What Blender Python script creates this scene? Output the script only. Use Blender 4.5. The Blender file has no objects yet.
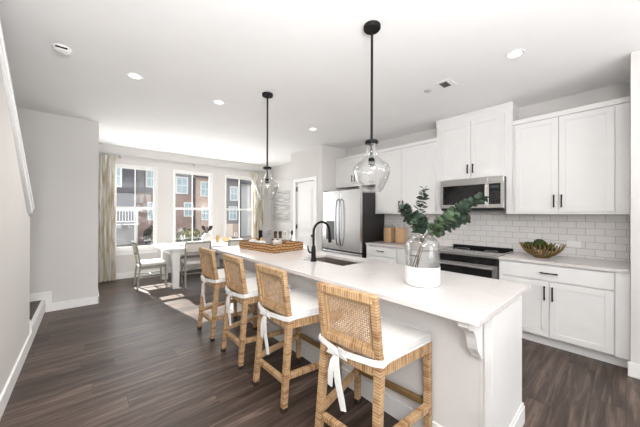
import bpy, bmesh, math, random
from mathutils import Vector, Matrix
random.seed(7)
SC = bpy.context.scene
COL = SC.collection
R = math.radians

# ------------------------------------------------------------------ camera
YAW, PITCH, ROLL, EYE = R(41.152), R(0.132), R(0.212), 1.41
def camera():
    c, s = math.cos(YAW), math.sin(YAW)
    r0, f0, u0 = Vector((c, -s, 0)), Vector((s, c, 0)), Vector((0, 0, 1))
    F = f0 * math.cos(PITCH) + u0 * math.sin(PITCH)
    U1 = -f0 * math.sin(PITCH) + u0 * math.cos(PITCH)
    Rt = r0 * math.cos(ROLL) + U1 * math.sin(ROLL)
    U = -r0 * math.sin(ROLL) + U1 * math.cos(ROLL)
    m = Matrix(((Rt.x, U.x, -F.x, 0), (Rt.y, U.y, -F.y, 0), (Rt.z, U.z, -F.z, EYE), (0, 0, 0, 1)))
    cd = bpy.data.cameras.new('camera')
    cd.sensor_width = 36.0
    cd.lens = 36.0 * 267.9 / 640.0
    cd.clip_start = 0.02
    cd.clip_end = 300
    o = bpy.data.objects.new('camera', cd)
    COL.objects.link(o)
    o.matrix_world = m
    SC.camera = o
camera()

# ------------------------------------------------------------------ view, world, sun, daylight
SC.view_settings.view_transform = 'Standard'
SC.view_settings.look = 'None'
SC.view_settings.exposure = 0.12
SC.view_settings.gamma = 1.0
SC.view_settings.use_curve_mapping = False

w = bpy.data.worlds.new('sky')
SC.world = w
w.use_nodes = True
nt = w.node_tree
bg = nt.nodes['Background']
bg.inputs['Color'].default_value = (0.93, 0.965, 1.0, 1)
bg.inputs['Strength'].default_value = 1.35

sd = bpy.data.lights.new('sun', 'SUN')
sd.energy = 25.0
sd.angle = R(0.5)
sd.color = (1.0, 0.965, 0.91)
so = bpy.data.objects.new('sun', sd)
COL.objects.link(so)
so.location = (-2, 20, 14)
so.rotation_euler = Vector((-0.178, 1.0, 0.66)).to_track_quat('Z', 'Y').to_euler()

def area(name, loc, to, sx, sy, watts, col=(1, 1, 1)):
    d = bpy.data.lights.new(name, 'AREA')
    d.shape = 'RECTANGLE'; d.size = sx; d.size_y = sy; d.energy = watts; d.color = col
    o = bpy.data.objects.new(name, d); COL.objects.link(o)
    o.location = loc
    o.rotation_euler = (Vector(loc) - Vector(to)).to_track_quat('Z', 'Y').to_euler()
    return o
# added lamps: unseen fill at the rear opening, daylight at the three dining windows
area('rear_fill', (1.55, -7.3, 1.6), (1.55, 4, 1.5), 3.7, 2.3, 90, (.98, .99, 1.0))
area('window_daylight', (2.05, 6.98, 1.5), (2.05, 2.5, 2.2), 3.2, 1.8, 45, (.96, .98, 1.0))
# the photographer's light as stand-in area lamps, turned up to bounce off the ceiling
area('bounce_light', (.9, -2.3, 1.6), (.9, -2.2, 3), 2.6, 2.6, 125, (.98, .99, 1.0))
area('flash', (-.15, -.6, 1.85), (.0, 1.7, 3.2), 1.0, 1.0, 108, (.98, .99, 1.0))
area('aisle_fill', (2.9, -1.3, 1.6), (2.85, .6, 3.4), .8, .8, 6, (.98, .99, 1.0))  # extra lamp added to brighten the right-hand ceiling

# ------------------------------------------------------------------ materials
MATS = {}
def new_mat(name):
    m = bpy.data.materials.new(name); m.use_nodes = True
    MATS[name] = m
    return m, m.node_tree, m.node_tree.nodes['Principled BSDF']
def node(nt, kind, **kw):
    n = nt.nodes.new(kind)
    for k, v in kw.items(): setattr(n, k, v)
    return n
def coords(nt, scale=(1, 1, 1), rot=(0, 0, 0)):
    t = node(nt, 'ShaderNodeTexCoord'); mp = node(nt, 'ShaderNodeMapping')
    mp.inputs['Scale'].default_value = scale; mp.inputs['Rotation'].default_value = rot
    nt.links.new(t.outputs['Object'], mp.inputs['Vector'])
    return mp.outputs['Vector']
def noise_mix(nt, vec, c1, c2, scale=4.0, detail=3.0, lo=.35, hi=.65):
    n = node(nt, 'ShaderNodeTexNoise'); n.inputs['Scale'].default_value = scale; n.inputs['Detail'].default_value = detail
    nt.links.new(vec, n.inputs['Vector'])
    r = node(nt, 'ShaderNodeValToRGB')
    r.color_ramp.elements[0].position = lo; r.color_ramp.elements[1].position = hi
    r.color_ramp.elements[0].color = (*c1, 1); r.color_ramp.elements[1].color = (*c2, 1)
    nt.links.new(n.outputs['Fac'], r.inputs['Fac'])
    return r.outputs['Color'], n.outputs['Fac']
def bump(nt, h, bsdf, strength=.2, dist=.002):
    b = node(nt, 'ShaderNodeBump'); b.inputs['Strength'].default_value = strength; b.inputs['Distance'].default_value = dist
    nt.links.new(h, b.inputs['Height']); nt.links.new(b.outputs['Normal'], bsdf.inputs['Normal'])
def plain(name, col, rough=.5, metal=0.0, var=.04, scale=6.0, bmp=0.0, stretch=(1, 1, 1), spec=None, sheen=0.0):
    m, nt, b = new_mat(name)
    v = coords(nt, stretch)
    c1 = tuple(max(0, x * (1 - var)) for x in col); c2 = tuple(min(1, x * (1 + var)) for x in col)
    c, f = noise_mix(nt, v, c1, c2, scale)
    nt.links.new(c, b.inputs['Base Color'])
    b.inputs['Roughness'].default_value = rough; b.inputs['Metallic'].default_value = metal
    if spec is not None: b.inputs['Specular IOR Level'].default_value = spec
    if sheen: b.inputs['Sheen Weight'].default_value = sheen
    if bmp: bump(nt, f, b, bmp)
    return m

plain('wall_paint', (.66, .640, .622), .85, var=.012, scale=3)
plain('ceiling_paint', (.90, .897, .892), .9, var=.008, scale=3)
plain('trim_paint', (.84, .835, .825), .45, var=.01)
plain('cabinet_paint', (.775, .768, .758), .42, var=.01)
plain('island_paint', (.72, .70, .69), .5, var=.01)
plain('vinyl_white', (.86, .86, .85), .4, var=.01)
plain('black_metal', (.006, .0055, .0055), .45, 0, var=.1, spec=.2)
plain('matte_black', (.006, .006, .006), .6, var=.1, spec=.2)
plain('stainless', (.60, .59, .575), .30, 1.0, var=.04, scale=3, stretch=(1, 1, 60))
plain('stainless_fridge', (.66, .66, .665), .24, 1.0, var=.008, scale=2, stretch=(20, 20, 1))
plain('steel_dark_reflect', (.26, .26, .27), .3, 1.0, var=.03)  # dark reflections on the fridge handles put into the steel colour
plain('dispenser_grey', (.10, .10, .105), .3, var=.05)
plain('stainless_sink', (.33, .29, .26), .42, .9, var=.05)
plain('fridge_side', (.034, .031, .031), .5, .3, var=.08)
plain('black_glass', (.006, .006, .007), .06, var=.05)
plain('dark_plastic', (.02, .02, .022), .35, var=.05)
plain('white_fabric', (.70, .685, .665), .9, var=.03, scale=60, bmp=.12, sheen=.2)
plain('ribbon_fabric', (.76, .75, .735), .8, var=.03, scale=40)
plain('cream_fabric', (.70, .665, .60), .9, var=.05, scale=70, bmp=.15)
plain('dining_wood', (.30, .275, .235), .6, var=.22, scale=5, stretch=(8, 8, 1))
plain('dining_paint', (.78, .775, .76), .5, var=.02)
plain('foot_dark', (.035, .022, .015), .5, var=.1)
plain('white_ceramic', (.70, .69, .675), .35, var=.02)
plain('mill_wood', (.045, .022, .012), .35, var=.25, scale=9, stretch=(6, 6, 1))
plain('gold', (.62, .42, .14), .28, 1.0, var=.06)
plain('bowl_metal', (.30, .20, .075), .34, 1.0, var=.25, scale=14)
plain('moss', (.035, .055, .015), .95, var=.5, scale=40, bmp=.9)
plain('leaf_green', (.044, .070, .047), .55, var=.35, scale=18)
plain('leaf_pale', (.13, .19, .11), .5, var=.3, scale=18)
plain('twig', (.10, .075, .045), .7, var=.25, scale=20)
plain('leaf_dry', (.06, .04, .045), .7, var=.3, scale=20)
plain('pasta', (.66, .43, .25), .7, var=.35, scale=70, bmp=.6)
plain('grey_linen', (.52, .51, .50), .9, var=.06, scale=50)
plain('book_cover', (.36, .355, .37), .55, var=.25, scale=26)
plain('paper', (.8, .79, .76), .8, var=.02)
plain('amber', (.50, .30, .09), .3, var=.1)
plain('sensor_grey', (.5, .5, .49), .5, var=.02)
plain('roof_shingle', (.055, .05, .05), .9, var=.25, scale=8)
plain('siding_dark', (.10, .095, .11), .8, var=.05)
plain('concrete', (.27, .245, .235), .9, var=.08, scale=1.2)
plain('shrub', (.12, .13, .06), .95, var=.5, scale=7, bmp=.8)
plain('shrub_dark', (.045, .042, .03), .95, var=.5, scale=7, bmp=.8)

def m_emit(name, col, strength):
    m, nt, b = new_mat(name)
    b.inputs['Base Color'].default_value = (*col, 1)
    b.inputs['Emission Color'].default_value = (*col, 1); b.inputs['Emission Strength'].default_value = strength
m_emit('lamp_lens', (1.0, .96, .9), 3.0)
m_emit('oven_display', (.03, .04, .045), .05)

def m_floor():
    m, nt, b = new_mat('floor_planks')
    v = coords(nt)
    sep0 = node(nt, 'ShaderNodeSeparateXYZ'); nt.links.new(v, sep0.inputs[0])
    def M(op, a, b=None):
        n_ = node(nt, 'ShaderNodeMath', operation=op)
        for i, q in enumerate((a, b)):
            if q is None: continue
            if isinstance(q, (int, float)): n_.inputs[i].default_value = q
            else: nt.links.new(q, n_.inputs[i])
        return n_.outputs[0]
    rowf = M('DIVIDE', sep0.outputs['Y'], .182); row = M('FLOOR', rowf)
    wn = node(nt, 'ShaderNodeTexWhiteNoise', noise_dimensions='1D'); nt.links.new(row, wn.inputs['W'])
    colf = M('ADD', M('DIVIDE', sep0.outputs['X'], 1.22), wn.outputs['Value']); colm = M('FLOOR', colf)
    cxy = node(nt, 'ShaderNodeCombineXYZ'); nt.links.new(row, cxy.inputs[0]); nt.links.new(colm, cxy.inputs[1])
    wid = node(nt, 'ShaderNodeTexWhiteNoise', noise_dimensions='2D'); nt.links.new(cxy.outputs[0], wid.inputs['Vector'])
    fy = M('ABSOLUTE', M('SUBTRACT', M('FRACT', rowf), .5)); fx = M('ABSOLUTE', M('SUBTRACT', M('FRACT', colf), .5))
    seamf = M('MAXIMUM', M('GREATER_THAN', fy, .4925), M('GREATER_THAN', fx, .4988))
    # grain: stretched along the plank (x), shifted per plank
    sep = node(nt, 'ShaderNodeSeparateXYZ'); nt.links.new(v, sep.inputs[0])
    comb = node(nt, 'ShaderNodeCombineXYZ')
    mx = node(nt, 'ShaderNodeMath', operation='MULTIPLY'); mx.inputs[1].default_value = 1.1; nt.links.new(sep.outputs['X'], mx.inputs[0])
    my = node(nt, 'ShaderNodeMath', operation='MULTIPLY'); my.inputs[1].default_value = 14.0; nt.links.new(sep.outputs['Y'], my.inputs[0])
    mz = node(nt, 'ShaderNodeMath', operation='MULTIPLY'); mz.inputs[1].default_value = 17.0; nt.links.new(wid.outputs['Value'], mz.inputs[0])
    nt.links.new(mx.outputs[0], comb.inputs[0]); nt.links.new(my.outputs[0], comb.inputs[1]); nt.links.new(mz.outputs[0], comb.inputs[2])
    n = node(nt, 'ShaderNodeTexNoise'); n.inputs['Scale'].default_value = 1.6; n.inputs['Detail'].default_value = 7; n.inputs['Roughness'].default_value = .62; n.inputs['Distortion'].default_value = .6
    nt.links.new(comb.outputs[0], n.inputs['Vector'])
    ramp = node(nt, 'ShaderNodeValToRGB')
    e = ramp.color_ramp.elements
    e[0].position = .30; e[0].color = (.024, .0155, .0115, 1)
    e[1].position = .70; e[1].color = (.150, .109, .088, 1)
    k = e.new(.5); k.color = (.066, .0455, .0365, 1)
    nt.links.new(n.outputs['Fac'], ramp.inputs['Fac'])
    tone = node(nt, 'ShaderNodeMapRange'); tone.inputs['To Min'].default_value = .60; tone.inputs['To Max'].default_value = 1.40
    nt.links.new(wid.outputs['Value'], tone.inputs['Value'])
    mul = node(nt, 'ShaderNodeVectorMath', operation='SCALE'); nt.links.new(ramp.outputs['Color'], mul.inputs[0]); nt.links.new(tone.outputs[0], mul.inputs['Scale'])
    seam = node(nt, 'ShaderNodeMix', data_type='RGBA'); seam.inputs['B'].default_value = (.03, .024, .02, 1)
    nt.links.new(seamf, seam.inputs['Factor']); nt.links.new(mul.outputs[0], seam.inputs['A'])
    nt.links.new(seam.outputs['Result'], b.inputs['Base Color'])
    rr = node(nt, 'ShaderNodeMapRange'); rr.inputs['To Min'].default_value = .32; rr.inputs['To Max'].default_value = .46
    nt.links.new(n.outputs['Fac'], rr.inputs['Value']); nt.links.new(rr.outputs[0], b.inputs['Roughness'])
    b.inputs['Specular IOR Level'].default_value = .30
    bump(nt, n.outputs['Fac'], b, .12, .002)
m_floor()

def m_brickwork(name, axes, c1, c2, mortar, bw, bh, msize, rough, off=.5, noise=.0, scale=1.0, bmp=.4, spec=.5):
    m, nt, b = new_mat(name)
    t = node(nt, 'ShaderNodeTexCoord'); sep = node(nt, 'ShaderNodeSeparateXYZ'); nt.links.new(t.outputs['Object'], sep.inputs[0])
    comb = node(nt, 'ShaderNodeCombineXYZ')
    nt.links.new(sep.outputs[axes[0]], comb.inputs[0]); nt.links.new(sep.outputs[axes[1]], comb.inputs[1])
    br = node(nt, 'ShaderNodeTexBrick', offset=off)
    br.inputs['Color1'].default_value = (*c1, 1); br.inputs['Color2'].default_value = (*c2, 1); br.inputs['Mortar'].default_value = (*mortar, 1)
    br.inputs['Scale'].default_value = 1.0; br.inputs['Mortar Size'].default_value = msize; br.inputs['Mortar Smooth'].default_value = .1
    br.inputs['Brick Width'].default_value = bw; br.inputs['Row Height'].default_value = bh
    nt.links.new(comb.outputs[0], br.inputs['Vector'])
    nt.links.new(br.outputs['Color'], b.inputs['Base Color'])
    b.inputs['Roughness'].default_value = rough; b.inputs['Specular IOR Level'].default_value = spec
    inv = node(nt, 'ShaderNodeMath', operation='SUBTRACT'); inv.inputs[0].default_value = 1.0; nt.links.new(br.outputs['Fac'], inv.inputs[1])
    bump(nt, inv.outputs[0], b, bmp, .002)
m_brickwork('subway_tile', 'YZ', (.72, .70, .685), (.77, .752, .738), (.47, .455, .445), .156, .0785, .0028, .16, .5, bmp=.35)
m_brickwork('brick_red', 'XZ', (.33, .195, .16), (.43, .28, .24), (.46, .39, .36), .24, .08, .012, .9)
m_brickwork('brick_tan', 'XZ', (.66, .46, .36), (.74, .55, .44), (.66, .55, .48), .24, .08, .012, .9)
m_brickwork('siding_grey', 'XZ', (.31, .30, .305), (.33, .315, .32), (.22, .21, .22), 6.0, .16, .012, .8, bmp=.3)
m_brickwork('siding_pale', 'XZ', (.62, .61, .61), (.64, .63, .63), (.45, .45, .45), 6.0, .16, .012, .8, bmp=.3)

def m_quartz():
    m, nt, b = new_mat('quartz')
    v = coords(nt)
    c, f = noise_mix(nt, v, (.615, .578, .562), (.65, .617, .602), 2.2, 5, .3, .7)
    n2 = node(nt, 'ShaderNodeTexNoise'); n2.inputs['Scale'].default_value = 1.7; n2.inputs['Detail'].default_value = 8; n2.inputs['Distortion'].default_value = 2.2
    nt.links.new(v, n2.inputs['Vector'])
    r = node(nt, 'ShaderNodeValToRGB'); e = r.color_ramp.elements
    e[0].position = .47; e[0].color = (0, 0, 0, 1); e[1].position = .53; e[1].color = (0, 0, 0, 1)
    k = e.new(.5); k.color = (.35, .35, .35, 1)
    nt.links.new(n2.outputs['Fac'], r.inputs['Fac'])
    mx = node(nt, 'ShaderNodeMix', data_type='RGBA'); mx.inputs['B'].default_value = (.56, .53, .52, 1)
    nt.links.new(r.outputs['Color'], mx.inputs['Factor']); nt.links.new(c, mx.inputs['A'])
    nt.links.new(mx.outputs['Result'], b.inputs['Base Color'])
    b.inputs['Roughness'].default_value = .22
m_quartz()

def m_rattan(name, axis):
    m, nt, b = new_mat(name)
    v = coords(nt)
    wv = node(nt, 'ShaderNodeTexWave', wave_type='BANDS', bands_direction=axis, wave_profile='SIN')
    wv.inputs['Scale'].default_value = 20.0; wv.inputs['Distortion'].default_value = 1.2; wv.inputs['Detail'].default_value = 2; wv.inputs['Detail Scale'].default_value = 3
    nt.links.new(v, wv.inputs['Vector'])
    r = node(nt, 'ShaderNodeValToRGB'); e = r.color_ramp.elements
    e[0].position = .0; e[0].color = (.28, .165, .08, 1); e[1].position = .14; e[1].color = (.435, .275, .142, 1)
    k = e.new(.9); k.color = (.515, .35, .20, 1)
    nt.links.new(wv.outputs['Fac'], r.inputs['Fac'])
    st = {'X': (7, 1.5, 1.5), 'Y': (1.5, 7, 1.5), 'Z': (1.5, 1.5, 7)}[axis]
    mp = node(nt, 'ShaderNodeMapping'); mp.inputs['Scale'].default_value = tuple(q * 1.6 for q in st); nt.links.new(v, mp.inputs['Vector'])
    n = node(nt, 'ShaderNodeTexNoise'); n.inputs['Scale'].default_value = 4.0; n.inputs['Detail'].default_value = 4; nt.links.new(mp.outputs[0], n.inputs['Vector'])
    r2 = node(nt, 'ShaderNodeValToRGB'); e = r2.color_ramp.elements
    e[0].position = .34; e[0].color = (.60, .46, .34, 1); e[1].position = .52; e[1].color = (1, 1, 1, 1)
    nt.links.new(n.outputs['Fac'], r2.inputs['Fac'])
    mx = node(nt, 'ShaderNodeMix', data_type='RGBA', blend_type='MULTIPLY'); mx.inputs['Factor'].default_value = 1
    nt.links.new(r.outputs['Color'], mx.inputs['A']); nt.links.new(r2.outputs['Color'], mx.inputs['B'])
    nt.links.new(mx.outputs['Result'], b.inputs['Base Color'])
    b.inputs['Roughness'].default_value = .55
    bump(nt, wv.outputs['Fac'], b, .3, .002)
for ax in 'XYZ': m_rattan('rattan_' + ax, ax)
plain('cane', (.46, .30, .17), .6, var=.2, scale=30)
plain('footrest_brass', (.24, .15, .06), .4, .3, var=.2, scale=12)

def m_tray():
    m, nt, b = new_mat('tray_weave')
    v = coords(nt)
    w1 = node(nt, 'ShaderNodeTexWave', bands_direction='Z'); w1.inputs['Scale'].default_value = 9; w1.inputs['Distortion'].default_value = 3
    nt.links.new(v, w1.inputs['Vector'])
    ck = node(nt, 'ShaderNodeTexChecker'); ck.inputs['Scale'].default_value = 30; nt.links.new(v, ck.inputs['Vector'])
    add = node(nt, 'ShaderNodeMath', operation='MULTIPLY_ADD'); add.inputs[1].default_value = .35; nt.links.new(ck.outputs['Fac'], add.inputs[0]); nt.links.new(w1.outputs['Fac'], add.inputs[2])
    r = node(nt, 'ShaderNodeValToRGB'); e = r.color_ramp.elements
    e[0].position = .2; e[0].color = (.085, .036, .014, 1); e[1].position = 1.0; e[1].color = (.47, .25, .10, 1)
    nt.links.new(add.outputs[0], r.inputs['Fac']); nt.links.new(r.outputs['Color'], b.inputs['Base Color'])
    b.inputs['Roughness'].default_value = .7
    bump(nt, add.outputs[0], b, .7, .004)
m_tray()

def m_clear(name, tint, edge, lo=.04, hi=.55):
    """thin clear glass: mostly see-through, more mirror-like at grazing angles"""
    m = bpy.data.materials.new(name); m.use_nodes = True; MATS[name] = m
    nt = m.node_tree; nt.nodes.remove(nt.nodes['Principled BSDF'])
    out = nt.nodes['Material Output']
    lw = node(nt, 'ShaderNodeLayerWeight'); lw.inputs['Blend'].default_value = .35
    cr = node(nt, 'ShaderNodeMix', data_type='RGBA'); cr.inputs['A'].default_value = (*tint, 1); cr.inputs['B'].default_value = (*edge, 1)
    nt.links.new(lw.outputs['Facing'], cr.inputs['Factor'])
    tr = node(nt, 'ShaderNodeBsdfTransparent'); nt.links.new(cr.outputs['Result'], tr.inputs['Color'])
    gl = node(nt, 'ShaderNodeBsdfGlossy'); gl.inputs['Roughness'].default_value = .02; gl.inputs['Color'].default_value = (1, 1, 1, 1)
    mr = node(nt, 'ShaderNodeMapRange'); mr.inputs['To Min'].default_value = lo; mr.inputs['To Max'].default_value = hi
    nt.links.new(lw.outputs['Fresnel'], mr.inputs['Value'])
    ms = node(nt, 'ShaderNodeMixShader')
    nt.links.new(mr.outputs[0], ms.inputs[0]); nt.links.new(tr.outputs[0], ms.inputs[1]); nt.links.new(gl.outputs[0], ms.inputs[2])
    nt.links.new(ms.outputs[0], out.inputs['Surface'])
m_clear('pane_glass', (.97, .98, .98), (.93, .95, .95), .02, .35)
m_clear('clear_glass', (.994, .995, .994), (.88, .885, .88), .02, .38)
plain('far_pane', (.46, .58, .62), .15, var=.12, scale=2)  # sky reflection put into an opaque pane colour

def m_curtain():
    m, nt, b = new_mat('curtain_fabric')
    v = coords(nt)
    n = node(nt, 'ShaderNodeTexVoronoi'); n.inputs['Scale'].default_value = 5.0
    mp = node(nt, 'ShaderNodeMapping'); mp.inputs['Scale'].default_value = (4.5, 1, .55); nt.links.new(v, mp.inputs['Vector']); nt.links.new(mp.outputs[0], n.inputs['Vector'])
    r = node(nt, 'ShaderNodeValToRGB'); e = r.color_ramp.elements
    e[0].position = .34; e[0].color = (.86, .84, .79, 1); e[1].position = .78; e[1].color = (.60, .53, .42, 1)
    nt.links.new(n.outputs['Distance'], r.inputs['Fac']); nt.links.new(r.outputs['Color'], b.inputs['Base Color'])
    b.inputs['Roughness'].default_value = .9
    out = nt.nodes['Material Output']
    tl = node(nt, 'ShaderNodeBsdfTranslucent'); nt.links.new(r.outputs['Color'], tl.inputs['Color'])
    ms = node(nt, 'ShaderNodeMixShader'); ms.inputs[0].default_value = .35
    nt.links.new(b.outputs[0], ms.inputs[1]); nt.links.new(tl.outputs[0], ms.inputs[2]); nt.links.new(ms.outputs[0], out.inputs['Surface'])
m_curtain()

def m_artboards():
    m, nt, b = new_mat('art_boards')
    v = coords(nt, (1, 1.2, 9))
    c, f = noise_mix(nt, v, (.34, .335, .325), (.60, .59, .575), 2.4, 6, .36, .62)
    nt.links.new(c, b.inputs['Base Color']); b.inputs['Roughness'].default_value = .8
m_artboards()

# ------------------------------------------------------------------ mesh helpers
class MB:
    def __init__(s): s.bm = bmesh.new()
    def box(s, x0, x1, y0, y1, z0, z1, bev=0.0):
        n0 = set(s.bm.verts)
        g = bmesh.ops.create_cube(s.bm, size=1.0)
        vs = g['verts']
        for v in vs:
            v.co = Vector(((x0 + x1) / 2 + v.co.x * (x1 - x0), (y0 + y1) / 2 + v.co.y * (y1 - y0), (z0 + z1) / 2 + v.co.z * (z1 - z0)))
        if bev:
            ed = list({e for v in vs for e in v.link_edges})
            bmesh.ops.bevel(s.bm, geom=ed, offset=bev, segments=2, affect='EDGES', profile=.6)
        return s
    def quadbar(s, a, b, wa, wb, up=(0, 0, 1), da=None, db=None, bev=0.0):
        """tapered square bar from a to b; w = side along u, d = side along v"""
        a, b = Vector(a), Vector(b); d = (b - a).normalized()
        u = Vector(up)
        if abs(u.dot(d)) > .98: u = Vector((1, 0, 0))
        v = d.cross(u).normalized(); u = v.cross(d).normalized()
        da = wa if da is None else da; db = wb if db is None else db
        vs = []
        for p, w_, q in ((a, wa, da), (b, wb, db)):
            for i, j in ((-1, -1), (1, -1), (1, 1), (-1, 1)):
                vs.append(s.bm.verts.new(p + u * (i * w_ / 2) + v * (j * q / 2)))
        fs = [(0, 1, 2, 3), (7, 6, 5, 4), (0, 4, 5, 1), (1, 5, 6, 2), (2, 6, 7, 3), (3, 7, 4, 0)]
        for f in fs: s.bm.faces.new([vs[i] for i in f])
        if bev:
            ed = list({e for q in vs for e in q.link_edges})
            bmesh.ops.bevel(s.bm, geom=ed, offset=bev, segments=2, affect='EDGES', profile=.6)
        return s
    def lathe(s, prof, c=(0, 0, 0), seg=32, axis='Z', cap=True):
        rings = []
        for r, h in prof:
            ring = []
            for i in range(seg):
                a = 2 * math.pi * i / seg
                x, y = r * math.cos(a), r * math.sin(a)
                p = {'Z': (x, y, h), 'X': (h, x, y), 'Y': (y, h, x)}[axis]
                ring.append(s.bm.verts.new(Vector(c) + Vector(p)))
            rings.append(ring)
        for k in range(len(rings) - 1):
            for i in range(seg):
                j = (i + 1) % seg
                s.bm.faces.new((rings[k][i], rings[k][j], rings[k + 1][j], rings[k + 1][i]))
        if cap:
            s.bm.faces.new(list(reversed(rings[0]))); s.bm.faces.new(rings[-1])
        return s
    def tube(s, pts, rad, seg=10, cap=True):
        pts = [Vector(p) for p in pts]
        rads = rad if isinstance(rad, (list, tuple)) else [rad] * len(pts)
        up = None; rings = []
        for i, p in enumerate(pts):
            d = (pts[min(i + 1, len(pts) - 1)] - pts[max(i - 1, 0)]).normalized()
            if up is None:
                up = Vector((0, 0, 1)) if abs(d.z) < .9 else Vector((1, 0, 0))
            v = d.cross(up).normalized(); up = v.cross(d).normalized()
            rings.append([s.bm.verts.new(p + rads[i] * (math.cos(2 * math.pi * k / seg) * v + math.sin(2 * math.pi * k / seg) * up)) for k in range(seg)])
        for k in range(len(rings) - 1):
            for i in range(seg):
                j = (i + 1) % seg
                s.bm.faces.new((rings[k][i], rings[k][j], rings[k + 1][j], rings[k + 1][i]))
        if cap:
            s.bm.faces.new(list(reversed(rings[0]))); s.bm.faces.new(rings[-1])
        return s
    def prism(s, poly, lo, hi, axis):
        """poly of (a,b); axis 'X': (lo..hi, a, b), 'Y': (a, lo..hi, b), 'Z': (a, b, lo..hi)"""
        f = {'X': lambda a, b, t: (t, a, b), 'Y': lambda a, b, t: (a, t, b), 'Z': lambda a, b, t: (a, b, t)}[axis]
        A = [s.bm.verts.new(f(a, b, lo)) for a, b in poly]; B = [s.bm.verts.new(f(a, b, hi)) for a, b in poly]
        n = len(poly)
        s.bm.faces.new(A); s.bm.faces.new(list(reversed(B)))
        for i in range(n):
            j = (i + 1) % n
            s.bm.faces.new((A[i], B[i], B[j], A[j]))
        return s
    def ico(s, c, r, sub=2, jit=0.0, sc=(1, 1, 1)):
        g = bmesh.ops.create_icosphere(s.bm, subdivisions=sub, radius=1.0)
        for v in g['verts']:
            k = r * (1 + random.uniform(-jit, jit))
            v.co = Vector((c[0] + v.co.x * k * sc[0], c[1] + v.co.y * k * sc[1], c[2] + v.co.z * k * sc[2]))
        return s
    def build(s, name, mat, parent=None, smooth=False, loc=None):
        bmesh.ops.recalc_face_normals(s.bm, faces=s.bm.faces[:])
        off = Vector((0, 0, 0))
        if parent is not None and parent.get('_w') is not None:
            off = Vector(parent['_w'])
        if loc is not None: off = Vector(loc)
        if off.length: bmesh.ops.translate(s.bm, verts=s.bm.verts[:], vec=-off)
        me = bpy.data.meshes.new(name); s.bm.to_mesh(me); s.bm.free()
        me.materials.append(MATS[mat])
        if smooth:
            for p in me.polygons: p.use_smooth = True
            try: me.set_sharp_from_angle(angle=R(40))
            except Exception: pass
        o = bpy.data.objects.new(name, me); COL.objects.link(o)
        if parent is not None: o.parent = parent
        elif loc is not None: o.location = loc
        if parent is not None: o['_w'] = tuple(off)
        return o
def B(*a, **k): return MB().box(*a, **k)

def thing(name, label, cat, loc=(0, 0, 0), group=None, rz=0.0):
    o = bpy.data.objects.new(name, None); COL.objects.link(o)
    o.empty_display_size = .1
    o.location = loc; o.rotation_euler = (0, 0, rz); o['_w'] = tuple(loc)
    o['label'] = label; o['category'] = cat
    if group: o['group'] = group
    return o
def local(o):
    """parts of this thing are given in its own frame"""
    o['_w'] = (0.0, 0.0, 0.0); return o
def tag(o, label, cat, group=None):
    o['label'] = label; o['category'] = cat
    if group: o['group'] = group
    return o
def struct(name, mb, mat, parent=None, smooth=False):
    o = mb.build(name, mat, parent, smooth)
    if parent is None: o['kind'] = 'structure'
    return o
def struct_root(name, loc=(0, 0, 0)):
    o = bpy.data.objects.new(name, None); COL.objects.link(o); o.location = loc; o['_w'] = tuple(loc); o['kind'] = 'structure'; return o
def dup(root, name=None, label=None, loc=None, rz=None):
    r = root.copy(); COL.objects.link(r)
    if label: r['label'] = label
    if loc is not None: r.location = loc
    if rz is not None: r.rotation_euler = (0, 0, rz)
    for ch in list(root.children):
        c = ch.copy(); COL.objects.link(c); c.parent = r
        for g in list(ch.children):
            d = g.copy(); COL.objects.link(d); d.parent = c
    return r

# ------------------------------------------------------------------ room shell
HC = 2.84
XW = 4.358            # cabinet wall
YW = 7.16             # window wall
KX = -0.447           # stair knee wall
YB = 5.44             # wall block past the stair
struct('floor', B(-1.7, 4.6, -7.7, 7.3, -.12, 0), 'floor_planks')
struct('ceiling', B(-1.7, 4.6, -7.7, 7.3, HC, HC + .12), 'ceiling_paint')
WINS = [(.445, 1.225), (1.585, 2.48), (2.845, 3.71)]
WZ0, WZ1 = .61, 2.45
mb = MB()
xs = [.0] + [v for p in WINS for v in p] + [4.45]
for i in range(0, len(xs), 2): mb.box(xs[i], xs[i + 1], YW, YW + .14, 0, HC)
for a, b in WINS:
    mb.box(a, b, YW, YW + .14, 0, WZ0); mb.box(a, b, YW, YW + .14, WZ1, HC)
struct('wall_back', mb, 'wall_paint')
struct('trim_2', B(.149, 4.287, 7.085, YW - .0005, 2.665, HC - .0005, .002), 'wall_paint')
struct('wall_right', B(XW, XW + .12, -.16, 4.112, 0, HC), 'wall_paint')
struct('wall_dining', B(4.288, 4.288 + .14, 5.226, YW, 0, HC), 'wall_paint')
# pantry box
mb = MB()
mb.box(3.64, 4.48, 4.112, 4.20, 0, HC)
mb.box(3.64, 4.43, 5.14, 5.226, 0, HC)
mb.box(3.64, 3.73, 4.20, 4.335, 0, HC); mb.box(3.64, 3.73, 5.02, 5.14, 0, HC)
mb.box(3.64, 3.73, 4.335, 5.02, 2.14, HC)
struct('wall_pantry', mb, 'wall_paint')
struct('wall_side', B(3.601, XW + .12, -7.6, -.024, 0, HC), 'wall_paint')
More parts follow.
